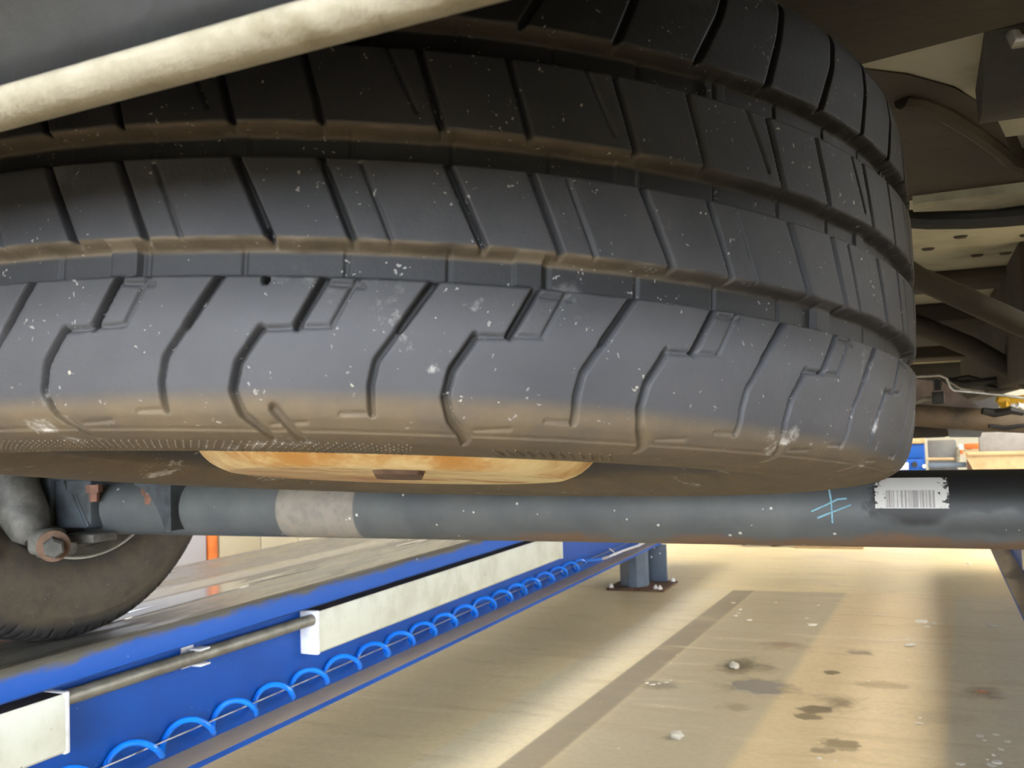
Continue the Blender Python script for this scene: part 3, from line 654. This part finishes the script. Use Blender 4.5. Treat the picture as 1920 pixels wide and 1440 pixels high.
# spring saddle and its gussets at the left end
obj('saddle_bracket', MB().box((-1.245, AX_Y + 0.0, AX_Z + 0.02), (0.08, 0.12, 0.10), 0.008).box((-1.165, AX_Y - 0.002, AX_Z + 0.052), (0.24, 0.125, 0.012), 0.004), M['bracket'], axl)
obj('end_plate', MB().box((-1.2925, AX_Y, AX_Z + 0.02), (0.014, 0.13, 0.115), 0.004).box((-1.325, AX_Y + 0.01, AX_Z + 0.07), (0.06, 0.08, 0.15), 0.01), M['bracket'], axl)
def gusset(x, w_, pts_):
    return obj('gusset', MB().prism(pts_, x, x + w_, lambda a_, b_, h: (h, a_, b_)), M['bracket'], axl)
gusset(-1.262, 0.007, [(AX_Y - 0.066, -0.058), (AX_Y + 0.03, -0.058), (AX_Y + 0.03, -0.14), (AX_Y - 0.03, -0.146), (AX_Y - 0.046, -0.118)])
mbg = MB()
arc = [(-1.115, -0.0665), (-1.100, -0.072), (-1.085, -0.083), (-1.072, -0.100), (-1.062, -0.120), (-1.056, -0.136), (-1.044, -0.136), (-1.044, -0.0615), (-1.115, -0.0615)]
obj('gusset', MB().prism(arc, AX_Y - 0.060, AX_Y + 0.0), M['bracket'], axl)
strip = [at(u, v, Y=AX_Y - 0.06) for u, v in ((140, 925), (152, 955), (166, 988))]
obj('rib', MB().tube(strip, 0.0035, 6), M['bracket'], axl)
b0 = obj('bolt', MB().lathe([(0.0, -0.026), (0.007, -0.026), (0.0075, -0.012), (0.012, -0.012), (0.012, 0.0)], (-1.199, AX_Y - 0.058, -0.066), n=6), M['bronze'], axl)
copy_part(b0, axl, (0.093, 0.02, -0.006))

# ---- shock absorber
sh = obj('shock_absorber', MB().tube([(-1.50, 1.09, 0.26), (-1.335, 1.072, -0.03), (-1.306, 1.070, -0.078), (-1.284, 1.068, -0.112), (-1.272, 1.068, -0.135), (-1.264, 1.068, -0.146)], [0.037, 0.037, 0.037, 0.036, 0.029, 0.016], 28), M['dirtgrey'], van, label='dusty grey shock absorber')
obj('eye', MB().lathe([(0.011, -0.024), (0.020, -0.024), (0.0215, -0.018), (0.0215, 0.018), (0.020, 0.024), (0.011, 0.024)], (-1.228, 1.068, -0.150), (0.75, -0.62, 0.0), 28, True), M['dirtgrey'], sh)
obj('eye', MB().box((-1.243, 1.072, -0.149), (0.05, 0.042, 0.040), 0.012, seg=3), M['dirtgrey'], sh)
dv = Vector((0.75, -0.62, -0.12)).normalized(); e0 = Vector((-1.222, 1.064, -0.149))
obj('washer', MB().lathe([(0.0, 0.022), (0.0235, 0.022), (0.0235, 0.027), (0.0, 0.027)], e0, dv, 24), M['rust'], sh)
obj('bolt', MB().lathe([(0.0, 0.047), (0.012, 0.047), (0.0155, 0.043), (0.0155, 0.027), (0.0, 0.027)], e0, dv, 6), M['dirtgrey'], sh, sharp=20)
obj('stub_bracket', MB().box((-1.235, 1.13, -0.148), (0.10, 0.05, 0.014), 0.003).box((-1.29, 1.13, -0.155), (0.03, 0.06, 0.05), 0.006), M['dirtgrey'], sh)

# ------------------------------------------------------------------ tyres
def grid_mesh(name, P, mat, attrs, parent):
    nt, ns, _ = P.shape
    me = bpy.data.meshes.new(name)
    idx = np.arange(nt * ns).reshape(nt, ns); nxt = np.roll(idx, -1, 0)
    q = np.stack([idx[:, :-1], nxt[:, :-1], nxt[:, 1:], idx[:, 1:]], -1).reshape(-1, 4)
    me.vertices.add(nt * ns); me.vertices.foreach_set('co', P.reshape(-1).astype(np.float32))
    me.loops.add(q.size); me.loops.foreach_set('vertex_index', q.reshape(-1).astype(np.int32))
    me.polygons.add(len(q)); me.polygons.foreach_set('loop_start', np.arange(0, q.size, 4, dtype=np.int32))
    me.update(calc_edges=True)
    me.polygons.foreach_set('use_smooth', np.ones(len(q), bool))
    for k_, v_ in attrs.items():
        A = me.attributes.new(k_, 'FLOAT', 'POINT'); A.data.foreach_set('value', v_.reshape(-1).astype(np.float32))
    me.materials.append(mat)
    o = bpy.data.objects.new(name, me); C.objects.link(o); o.parent = parent
    return o
def sstep(x, a, b):
    t_ = np.clip((x - a) / (b - a), 0, 1); return t_ * t_ * (3 - 2 * t_)
def resample(prof, steps):
    prof = np.array(prof, float); out = []
    for i in range(len(prof) - 1):
        L = np.linalg.norm(prof[i + 1] - prof[i]); n_ = max(1, int(round(L / steps(prof[i], prof[i + 1]))))
        for k_ in range(n_): out.append(prof[i] + (prof[i + 1] - prof[i]) * k_ / n_)
    out.append(prof[-1]); return np.array(out)
def smooth_prof(p, it=3, keep=None):
    for _ in range(it): p[1:-1] = (p[:-2] + 2 * p[1:-1] + p[2:]) / 4
    return p

TC = Vector((-0.3485, 0.6127, 0.0582)); TN = Vector((0.0118, 0.11, 0.9939)).normalized()
te1 = (Vector((1, 0, 0)) - TN * TN.x).normalized(); te2 = TN.cross(te1)
sp = thing('spare_wheel', 'worn dark spare wheel slung flat under the tail of the van', 'spare wheel', TC)
sp.rotation_euler = Matrix((te1, te2, TN)).transposed().to_euler()

RT = 0.345
prof = [(0.200, -0.050), (0.207, -0.0575), (0.216, -0.0650), (0.230, -0.0750), (0.246, -0.0840), (0.262, -0.0905), (0.278, -0.0935), (0.292, -0.0942), (0.306, -0.0935), (0.318, -0.0918),
        (0.328, -0.0890), (0.3355, -0.0835), (0.3395, -0.0755), (0.3425, -0.060), (0.3442, -0.035), (0.3452, 0.0), (0.3455, 0.021), (0.3452, 0.042), (0.3442, 0.077), (0.3425, 0.102),
        (0.3395, 0.1175), (0.3355, 0.1255), (0.328, 0.131), (0.318, 0.1338), (0.306, 0.1355), (0.292, 0.1362), (0.262, 0.1332), (0.246, 0.1288), (0.232, 0.1235), (0.214, 0.112)]
pr = resample(prof, lambda a_, b_: 0.0008 if (min(a_[0], b_[0]) >= 0.317) else 0.003)
pr = smooth_prof(pr, 12)
th = np.concatenate([np.linspace(-8, 98, 1020, endpoint=False), np.linspace(98, 352, 420, endpoint=False)])
PIT = 360 / 27
S_ = pr[:, 1] * 1000.0                                              # axial mm
rr_ = pr[:, 0]
TH, SS = np.meshgrid(th, S_, indexing='ij')
ph = (TH - 11.9) % PIT                                             # degrees within one pitch
mmdeg = RT * 1000 * PI / 180
# tread cuts per pitch: (polyline of (deg, mm), width mm, depth mm)
cuts = [([(0.1, -30), (-1.8, -51)], 3.0, 5.5), ([(-1.8, -51.3), (-4.0, -52.3)], 1.6, 2.6), ([(-4.0, -52), (-5.4, -65), (-5.75, -75), (-5.3, -83), (-4.0, -90)], 2.8, 4.5),
        ([(2.1, -30), (0.35, -50.6)], 1.4, 1.8), ([(0.35, -50.6), (-1.8, -51.3)], 1.2, 1.8), ([(2.3, -35.5), (0.2, -34.8)], 1.2, 1.5),
        ([(6.9, -30), (4.55, -51)], 3.0, 5.0), ([(4.55, -51), (3.2, -63), (2.9, -72), (3.0, -82)], 2.2, 3.6), ([(3.0, -82), (1.0, -82.3)], 1.1, 1.5), ([(-3.6, -86.5), (-1.2, -85.5)], 1.0, 1.2),
        ([(-0.9, 16), (1.5, -18)], 2.2, 4.5), ([(1.8, 12), (3.9, -18)], 1.2, 1.8), ([(7.0, 16), (9.7, -18)], 2.6, 5.0),
        ([(5.0, 62), (6.8, 27)], 2.4, 4.5), ([(-2.5, 62), (-0.8, 27)], 2.2, 4.0), ([(3.0, 60), (5.1, 34)], 1.2, 1.8),
        ([(-1.5, 75), (0.8, 100), (2.6, 126)], 2.6, 4.0), ([(5.2, 73), (7.0, 100), (8.4, 122)], 2.4, 4.0)]
depth = np.zeros_like(TH)
def seg_d(px_, py_, a_, b_):
    dx, dy = b_[0] - a_[0], b_[1] - a_[1]; L2 = dx * dx + dy * dy + 1e-9
    t_ = np.clip(((px_ - a_[0]) * dx + (py_ - a_[1]) * dy) / L2, 0, 1)
    return np.hypot(px_ - a_[0] - t_ * dx, py_ - a_[1] - t_ * dy)
for path, wd, dp in cuts:
    lo, hi = min(p[1] for p in path) - 4, max(p[1] for p in path) + 4
    cols = np.where((S_ > lo) & (S_ < hi))[0]
    if len(cols) == 0: continue
    sl_ = slice(cols[0], cols[-1] + 1); best = np.full((len(th), sl_.stop - sl_.start), 1e9)
    for sh_ in (-PIT, 0, PIT):
        for i in range(len(path) - 1):
            a_ = (path[i][0] * mmdeg, path[i][1]); b_ = (path[i + 1][0] * mmdeg, path[i + 1][1])
            best = np.minimum(best, seg_d((ph[:, sl_] + sh_) * mmdeg, SS[:, sl_], a_, b_))
    depth[:, sl_] = np.maximum(depth[:, sl_], dp * (1 - sstep(best, wd / 2 - 0.7, wd / 2 + 0.7)))
# the deep slot that runs on through the lower groove at one place, and a cut in the shoulder
wall_dirt = np.zeros_like(TH)
rngn = np.random.default_rng(7)
wob = np.interp(th, np.linspace(-8, 352, 300), rngn.normal(0, 0.3, 300))[:, None]
for lo, hi in ((-32.3, -17.0), (13.8, 28.3), (59.5, 75.0)):          # circumferential grooves
    up = sstep(SS, hi + wob - 3.6, hi + wob)                        # worn sloping upper wall
    dn = 1 - sstep(SS, lo, lo + 1.6)
    g_ = np.minimum(1 - up, 1 - dn) * (SS > lo - 3) * (SS < hi + 3)
    floor_ = 8.6 + 0.0 * SS
    bar = np.abs(((TH - 31.5 + lo) % 26.67) - 0.9)                  # wear bars
    floor_ = floor_ - 3.2 * (1 - sstep(bar * mmdeg, 6.0, 6.8)) * (1 if lo < 0 else 0.4)
    rib = np.abs(((TH - 5.2) % (PIT / 2)) - 1.0) * mmdeg
    floor_ = floor_ + 0.9 * (1 - sstep(rib, 0.6, 1.4))
    depth = np.where(g_ > 0, np.maximum(depth * (1 - g_), 0) + g_ * floor_ * 1.0, depth)
    wall_dirt = np.maximum(wall_dirt, (1 - 0.85 * sstep(TH, 38, 60)) * (0.85, 0.6, 0.3)[int(lo > 0) + int(lo > 40)] * sstep(SS, hi - 5.0, hi - 3.0) * (1 - sstep(SS, hi - 0.8, hi + 0.5)))
d1_ = seg_d(TH * mmdeg, SS, (21.3 * mmdeg, -14), (21.7 * mmdeg, -21)); d1_ = np.minimum(d1_, seg_d(TH * mmdeg, SS, (21.7 * mmdeg, -21), (21.4 * mmdeg, -34)))
depth = np.maximum(depth, 8.5 * (1 - sstep(d1_, 0.5, 1.8)))
d2_ = seg_d(TH * mmdeg, SS, (22.0 * mmdeg, -81), (23.3 * mmdeg, -91)); depth = np.maximum(depth, 3.5 * (1 - sstep(d2_, 0.8, 2.4)))
depth = np.maximum(depth, 0.9 * (1 - sstep(np.abs(SS + 88.3), 0.2, 0.9)) * (rr_[None, :] > 0.322))
# sidewall relief: rows of dots and slanted ribs on the bulge
rmm = rr_[None, :] * 1000 + 0 * TH
low = (SS < 0)
fade = sstep(TH, -8, -4) * (1 - sstep(TH, 27, 34))
# thin annular ridges
tread_zone = (rr_ > 0.316)[None, :]
depth = depth * tread_zone
ridge = 0.6 * (1 - sstep(np.abs(rmm - 300.0), 0.3, 3.0)) + 1.2 * (1 - sstep(np.abs(rmm - 236.0), 1.5, 3.5))
Rv = rr_[None, :] - depth / 1000.0 * 1.0
Zv = pr[None, :, 1] + 0 * TH - np.where(low, ridge, -ridge) / 1000.0
P = np.stack([Rv * np.sin(np.radians(TH)), -Rv * np.cos(np.radians(TH)), Zv], -1)
dirt = np.clip(wall_dirt * 0.9 + (1 - sstep(SS, -84 + 4 * np.sin(np.radians(TH * 3)), -76 + 4 * np.sin(np.radians(TH * 3)))) * 0.95, 0, 1)
chalk = np.clip(sstep(-SS, 22, 70), 0, 1) * 0.9 + 0.06
tyre = grid_mesh('tyre', P, M['rubber'], {'dirt': dirt, 'chalk': chalk, 'dots': depth, 'upper_shade': 0.35 * sstep(SS, 8, 22) + 0.65 * sstep(SS, 58, 66)}, sp)
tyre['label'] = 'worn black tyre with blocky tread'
# raised dots and slanted ribs moulded on the lower sidewall
mb = MB()
def side_pt(rad, deg, out=0.0):
    i = np.argmin(np.abs(pr[:len(pr) // 2, 0] - rad)); z_ = np.interp(rad, pr[:len(pr) // 2, 0], pr[:len(pr) // 2, 1])
    a_ = math.radians(deg); return Vector((rad * math.sin(a_), -rad * math.cos(a_), z_ - out))
row = 0
for rad in np.arange(0.2935, 0.3195, 0.0033):
    row += 1
    for deg in np.arange(-6, 31, 0.62):
        c_ = side_pt(rad, deg + (0.31 if row % 2 else 0)); n_ = (side_pt(rad + 0.002, deg) - side_pt(rad - 0.002, deg)).cross(side_pt(rad, deg + 0.5) - side_pt(rad, deg - 0.5)).normalized()
        if n_.z > 0: n_ = -n_
        u_ = n_.orthogonal().normalized(); k_ = n_.cross(u_); r_ = 0.0008
        ring = [c_ + (u_ * math.cos(q_) + k_ * math.sin(q_)) * r_ - n_ * 0.0003 for q_ in (0, 1.257, 2.513, 3.77, 5.027)]
        mb.add(ring + [c_ + n_ * 0.0007], [(0, 1, 5), (1, 2, 5), (2, 3, 5), (3, 4, 5), (4, 0, 5)])
me = mesh('sidewall_dots', mb, M['rubber']); 
for k_, v_ in (('dirt', 0.8), ('chalk', 0.9)):
    A = me.attributes.new(k_, 'FLOAT', 'POINT'); A.data.foreach_set('value', [v_] * len(me.vertices))
o = bpy.data.objects.new('sidewall_dots', me); C.objects.link(o); o.parent = tyre; o['kind'] = 'stuff'
mb = MB()
for deg in np.arange(37.5, 47.5, 0.85):
    a_, b_ = side_pt(0.297, deg + 1.2), side_pt(0.314, deg - 0.6); m_ = side_pt(0.3055, deg + 0.3, 0.0)
    mb.tube([a_, m_, b_], [0.0004, 0.0013, 0.0004], 6)
me = mesh('sidewall_ribs', mb, M['rubber'])
for k_, v_ in (('dirt', 0.85), ('chalk', 0.6)):
    A = me.attributes.new(k_, 'FLOAT', 'POINT'); A.data.foreach_set('value', [v_] * len(me.vertices))
o = bpy.data.objects.new('sidewall_ribs', me); C.objects.link(o); o.parent = tyre; o['kind'] = 'stuff'
# steel rim, dished side down
rimp = [(0.0, -0.0845), (0.0, -0.0909), (0.116, -0.0909), (0.1185, -0.0907), (0.1215, -0.0896), (0.126, -0.0878), (0.131, -0.0850), (0.1355, -0.0812), (0.139, -0.077), (0.1425, -0.071), (0.1455, -0.062), (0.150, -0.046), (0.160, -0.038), (0.172, -0.037),
        (0.182, -0.041), (0.190, -0.047), (0.195, -0.052), (0.199, -0.0575), (0.2025, -0.0605), (0.206, -0.0600), (0.206, -0.0575), (0.201, -0.054), (0.197, -0.046), (0.18, -0.025), (0.18, 0.07), (0.195, 0.092), (0.200, 0.102), (0.206, 0.107), (0.206, 0.110), (0.198, 0.106), (0.190, 0.09), (0.174, 0.066), (0.174, -0.024), (0.165, -0.031), (0.148, -0.040), (0.140, -0.06), (0.135, -0.075), (0.12, -0.084)]
rim = obj('rim', MB().lathe(rimp, n=120, close=True), M['rim'], sp, local=True, sharp=40, label='rusty cream steel rim')
cd = Vector((0.495, -0.869, 0.0)); cs = Vector((0.869, 0.495, 0.0))   # hoist plate lies along the line towards the tail
TM = Matrix((te1, te2, TN)).transposed()
def plate_pt(a_, b_, h_): return TC + TM @ (cd * a_ + cs * b_ + Vector((0, 0, h_)))
out_ = [(0.098, -0.0135), (0.102, -0.009), (0.103, 0.012), (0.097, 0.0165), (0.02, 0.0165), (0.012, 0.010), (0.012, -0.011), (0.02, -0.0165), (0.09, -0.0165)]
mbp = MB(); n_ = len(out_)
mbp.add([plate_pt(a_, b_, -0.0909) for a_, b_ in out_] + [plate_pt(0.056 + (a_ - 0.056) * 0.97, b_ * 0.93, -0.0935) for a_, b_ in out_], [tuple(range(n_)), tuple(range(2 * n_ - 1, n_ - 1, -1))] + [(i, (i + 1) % n_, (i + 1) % n_ + n_, i + n_) for i in range(n_)])
mbp.tube([plate_pt(0, 0, -0.085), plate_pt(0, 0, 0.0), Vector((plate_pt(0, 0, 0).x, plate_pt(0, 0, 0).y, 0.30))], 0.004, 8)
obj('spare_carrier', mbp, M['rust'], van, label='rusty oblong hoist plate on the rim face')

# ---- left rear road wheel
WR = 0.366; WC = Vector((-1.475, 1.27, TOP + WR + 0.0004))
rw = bpy.data.objects.new('rear_wheel', None); C.objects.link(rw); rw.parent = van; rw.location = WC - world_loc(van); rw.empty_display_size = 0.1
rw['label'] = 'dusty left rear wheel standing on the runway'
# axis along +X (towards the gap); profile (radius, x)
wp = [(0.215, 0.082), (0.224, 0.090), (0.236, 0.096), (0.252, 0.104), (0.270, 0.1095), (0.288, 0.1115), (0.305, 0.110), (0.3205, 0.1065), (0.324, 0.1075), (0.327, 0.105), (0.338, 0.101), (0.349, 0.094), (0.357, 0.086), (0.3615, 0.076), (0.3645, 0.058), (0.366, 0.03), (0.3663, 0.0)]
wp = wp + [(a_, -b_) for a_, b_ in wp[-2::-1]]
pw = smooth_prof(resample(wp, lambda a_, b_: 0.0025), 3)
tw = np.linspace(0, 360, 1080, endpoint=False); TW, XW = np.meshgrid(tw, pw[:, 1] * 1000, indexing='ij')
dw = np.zeros_like(TW)
for c_ in (-52, -18, 18, 52): dw = np.maximum(dw, 7 * (1 - sstep(np.abs(XW - c_), 3, 5.5)))
for off, wd_, lo, hi in ((0, 2.6, 56, 96), (3.1, 1.6, 62, 90), (1.4, 2.0, -96, -56), (2, 1.5, -48, 48)):
    dw = np.maximum(dw, 4.5 * (1 - sstep(np.abs(((TW + off + XW * 0.03) % 6.0) - 3) * 6.3, wd_ / 2, wd_ / 2 + 1.6)) * sstep(XW, lo - 2, lo + 2) * (1 - sstep(XW, hi - 4, hi + 4)))
dw = dw * (pw[None, :, 0] > 0.335)
rw_ = pw[None, :, 0] - dw / 1000
Pw = np.stack([pw[None, :, 1] + 0 * TW, rw_ * np.cos(np.radians(TW)), rw_ * np.sin(np.radians(TW))], -1)
dirtw = sstep(pw[None, :, 0] + 0 * TW, 0.21, 0.25) * (1 - sstep(pw[None, :, 0] + 0 * TW + 0.006 * np.sin(np.radians(TW * 7)), 0.325, 0.352)) * 0.9 + 0.05
grid_mesh('tyre', Pw, M['rubber2'], {'dirt': dirtw}, rw)
wr = [(0.0, -0.02), (0.15, -0.02), (0.19, 0.0), (0.196, 0.04), (0.202, 0.075), (0.214, 0.084), (0.222, 0.094), (0.2235, 0.0975), (0.220, 0.098), (0.215, 0.092), (0.208, 0.085), (0.207, 0.0), (0.207, -0.085), (0.222, -0.094), (0.21, -0.09), (0.2, -0.05), (0.15, -0.03), (0.0, -0.03)]
obj('rim', MB().lathe(wr, axis=(1, 0, 0), n=96), M['drum'], rw, local=True)
obj('brake_drum', MB().lathe([(0.0, 0.10), (0.05, 0.10), (0.06, 0.085), (0.13, 0.08), (0.142, 0.075), (0.145, 0.06), (0.145, -0.015), (0.0, -0.015)], axis=(1, 0, 0), n=72), M['drum'], rw, local=True)
obj('rim_edge', MB().lathe([(0.2215, 0.0975), (0.2250, 0.0985), (0.2255, 0.1005), (0.2225, 0.1005)], axis=(1, 0, 0), n=96, close=True), M['galv'], rw, local=True)
obj('hub_spindle', MB().lathe([(0.0, 0.16), (0.035, 0.16), (0.04, 0.10), (0.0, 0.10)], axis=(1, 0, 0), n=36), M['drum'], rw, local=True)

rw2 = rw.copy(); C.objects.link(rw2); rw2.location = rw.location + Vector((1.87, 0, 0)); rw2.rotation_euler = (0, 0, PI); rw2['label'] = 'right rear wheel'
for ch in list(rw.children):
    c_ = ch.copy(); C.objects.link(c_); c_.parent = rw2

# ------------------------------------------------------------------ things farther off
def stand(name, label, cat): return thing(name, label, cat)
Y7 = 7.5
xl, xr = -0.92, -0.028
t = thing('tool_cabinet', 'blue metal cabinet standing far ahead beyond the axle', 'cabinet', ((xl + xr) / 2, Y7 + 0.3, FZ))
obj('cabinet_body', MB().box(((xl + xr) / 2, Y7 + 0.3, (FZ - 0.205) / 2), (xr - xl, 0.6, -0.205 - FZ), 0.006), M['blue'], t)
obj('top_board', MB().box(((xl + xr) / 2, Y7 + 0.29, -0.188), (xr - xl + 0.01, 0.64, 0.03), 0.004), M['wood'], t)
obj('drawer', MB().box(((xl + xr) / 2, Y7 - 0.006, -0.255), (xr - xl - 0.02, 0.014, 0.10), 0.003), M['blue'], t)
obj('drawer', MB().box(((xl + xr) / 2, Y7 - 0.006, -0.375), (xr - xl - 0.02, 0.014, 0.12), 0.003), M['blue'], t)
for u, v, w_, h_ in ((1691, 874, 0.088, 0.05), (1627, 878, 0.03, 0.022), (1570, 879, 0.12, 0.018)):
    q = at(u, v, Y=Y7 - 0.015); obj('label_plate', MB().box(q, (w_, 0.004, h_), 0.001), M['white'], t)
q = at(1715, 871, Y=Y7 - 0.02); obj('knob', MB().lathe([(0.0, 0.03), (0.018, 0.03), (0.02, 0.0)], q, (0, -1, 0), 16), M['black'], t)
q = at(1733, 874, Y=Y7 - 0.02); obj('knob', MB().lathe([(0.0, 0.03), (0.012, 0.03), (0.014, 0.0)], q, (0, -1, 0), 16), M['white'], t)
a_, b_ = at(1737, 828, Y=Y7), at(1796, 858, Y=Y7)
t = thing('grey_machine', 'dark grey machine beside the blue cabinet far ahead', 'machine', ((a_.x + b_.x) / 2, Y7 + 0.2, FZ))
obj('machine_body', MB().box(((a_.x + b_.x) / 2 + 0.002, Y7 + 0.22, (a_.z + FZ) / 2), (b_.x - a_.x - 0.01, 0.4, a_.z - FZ), 0.006), M['midgrey'], t)
q1, q2 = at(1738, 861, Y=Y7 - 0.03), at(1789, 861, Y=Y7 - 0.03)
obj('rod', MB().tube([q1, q2], 0.011, 10), M['wood'], t)
q1, q2 = at(1740, 871, Y=Y7 - 0.04), at(1812, 873, Y=Y7 - 0.04)
obj('base_rail', MB().box((q1 + q2) / 2, (q2.x - q1.x, 0.06, 0.035), 0.004), M['slate'], t)
q1, q2 = at(1796, 838, Y=Y7 - 0.05), at(1796, 866, Y=Y7 - 0.05)
obj('lever', MB().tube([q1, q2], 0.013, 10), M['galv'], t)
q = at(1801, 838, Y=Y7 - 0.05); obj('knob', MB().lathe([(0.0, 0.02), (0.01, 0.018), (0.014, 0.0), (0.01, -0.018), (0.0, -0.02)], q, (0, 0, 1), 12), M['white'], t)
q = at(1803, 847, Y=Y7 - 0.05); obj('grip', MB().box(q, (0.02, 0.02, 0.035), 0.004), M['orange'], t)
a_, b_ = at(1808, 832, Y=8.2), at(1840, 842, Y=8.2)
t = thing('orange_beam', 'orange beam far ahead behind the grey board', 'beam', ((a_.x + b_.x) / 2, 8.2, FZ))
obj('beam', MB().box(((a_.x + b_.x) / 2 + 0.15, 8.22, (a_.z + b_.z) / 2), (b_.x - a_.x + 0.3, 0.06, a_.z - b_.z), 0.006), M['orange'], t)
for dx in (-0.0, 0.36): obj('leg', MB().box((a_.x + 0.03 + dx, 8.22, (b_.z + FZ) / 2), (0.04, 0.04, b_.z - FZ), 0.004), M['rust'], t)
a_, b_ = at(1835, 803, Y=7.3), at(1990, 848, Y=7.3)
t = thing('grey_board', 'light grey board standing on the pale plywood bench far ahead', 'board', ((a_.x + b_.x) / 2, 7.4, b_.z))
obj('board', MB().box(((a_.x + b_.x) / 2, 7.42, (a_.z + b_.z) / 2), (b_.x - a_.x, 0.06, a_.z - b_.z), 0.012), M['lightgrey'], t)
c_, d_ = at(1806, 848, Y=7.25), at(1990, 878, Y=7.25)
t = thing('plywood_bench', 'pale plywood bench front far ahead under the grey board', 'bench', ((c_.x + d_.x) / 2, 7.4, FZ))
obj('bench_front', MB().prism([(c_.x, c_.z), (d_.x, c_.z), (d_.x, FZ), (c_.x + 0.11, FZ), (c_.x + 0.055, d_.z)], 7.27, 7.29), M['wood'], t)
obj('bench_top', MB().box(((c_.x + d_.x) / 2 + 0.01, 7.52, c_.z - 0.012), (d_.x - c_.x - 0.02, 0.55, 0.02), 0.003), M['wood'], t)
# low trolley and plank on the floor just under the axle line
x0_, y0_ = -1.20, 6.58
t = thing('floor_trolley', 'low black trolley with a white castor on the floor far ahead', 'trolley', (-1.0, 6.6, FZ))
obj('frame', MB().tube([(-1.23, 6.62, FZ + 0.05), (-1.18, 6.6, FZ + 0.02), (-1.08, 6.6, FZ + 0.045), (-0.98, 6.58, FZ + 0.018), (-0.85, 6.58, FZ + 0.03), (-0.82, 6.58, FZ + 0.03)], [0.012, 0.02, 0.018, 0.018, 0.016, 0.014], 10).box((-1.02, 6.66, FZ + 0.06), (0.36, 0.12, 0.03), 0.006), M['black'], t)
obj('castor', MB().lathe([(0.0, 0.02), (0.02, 0.02), (0.034, 0.014), (0.036, 0.0), (0.034, -0.014), (0.0, -0.02)], (-1.135, 6.555, FZ + 0.043), (0, 1, 0), 24), M['white'], t)
o = obj('wood_plank', MB().box((-0.62, 6.56, FZ + 0.012), (0.42, 0.09, 0.024), 0.003), M['wood'], at_center=True)
tag(o, 'thin pale wood plank on the floor beside the black trolley', 'plank')

# ------------------------------------------------------------------ crumbs and flakes on the concrete
def flake_mesh(seed, lump=False):
    rnd = random.Random(seed); bm = bmesh.new(); bmesh.ops.create_icosphere(bm, subdivisions=2 if lump else 1, radius=1.0)
    for v in bm.verts:
        k_ = rnd.uniform(0.7, 1.2); v.co = Vector((v.co.x * k_, v.co.y * k_, max(v.co.z * k_, -0.55) * (0.75 if lump else 0.22)))
    zmin = min(v.co.z for v in bm.verts)
    for v in bm.verts: v.co.z -= zmin
    me_ = bpy.data.meshes.new('debris_flake'); bm.to_mesh(me_); bm.free(); me_.materials.append(M['lump'] if lump else M['flake']); return me_
fm = [flake_mesh(i) for i in range(7)]
def floor_px(u, v): p_ = at(u, v, Z=FZ); return (p_.x, p_.y, FZ)
def flake(u, v, wpx, asp=1.0, rot=0.0, me_=None, label=None, group=True, i=0):
    p_ = floor_px(u, v); depth_ = (CAM.transposed() @ Vector(p_)).z; r_ = wpx * depth_ / F_PX / 2
    o_ = bpy.data.objects.new('paint_flake', me_ or fm[i % 7]); C.objects.link(o_); o_.location = p_; o_.rotation_euler = (0, 0, rot); o_.scale = (r_, r_ * asp, r_)
    tag(o_, label or ('small pale flake among the debris at the lower right corner of floor' if v > 1330 and u > 1690 else 'small pale flake in the cluster on the dark smudge left of the puddle' if u < 1260 and 1270 < v < 1300 else 'small pale flake on the far floor between the post and right runway' if v < 1185 else 'small pale flake on the near concrete among the oil stains'), 'debris', 'pale flakes on the floor' if group else None); return o_
spots = [(1378, 1155, 13), (1404, 1163, 14), (1513, 1160, 12), (1523, 1172, 20), (1650, 1154, 12), (1728, 1166, 26), (1738, 1176, 18), (1752, 1170, 20), (1766, 1169, 9), (1860, 1173, 22), (1846, 1174, 9), (1706, 1211, 24), (1701, 1198, 8), (1704, 1239, 9), (1628, 1277, 9), (1786, 1242, 8), (1837, 1248, 6),
         (1724, 1346, 10), (1722, 1357, 14), (1838, 1380, 15), (1845, 1388, 10), (1867, 1378, 13), (1888, 1391, 18), (1876, 1405, 14), (1863, 1416, 14), (1850, 1424, 12), (1870, 1430, 22), (1858, 1435, 18), (1800, 1433, 20), (1535, 1422, 13), (1567, 1427, 10), (1455, 1130, 10), (1375, 1131, 12), (1388, 1143, 9), (1384, 1150, 10), (1652, 1110, 12), (1815, 1057, 14), (1244, 1325, 9), (1352, 1198, 5), (1269, 1228, 5),
         (1213, 1281, 9), (1224, 1284, 11), (1236, 1282, 9), (1250, 1280, 11), (1257, 1276, 8), (1534, 1135, 7), (1635, 1218, 6), (1778, 1291, 6), (1346, 1291, 5)]
for i, (u, v, s_) in enumerate(spots): flake(u, v, s_ * 0.9, random.uniform(0.6, 1.6), random.uniform(0, 3), i=i)
flake(1269, 1385, 27, 0.9, 0.4, flake_mesh(99, True), 'largest pale grey lump on the floor, alone near the lower edge', False).name = 'grey_lump'
flake(1376, 1252, 20, 1.2, 0.2, flake_mesh(98, True), 'whitish lump in the dark oil stain behind the puddle', False).name = 'white_lump'
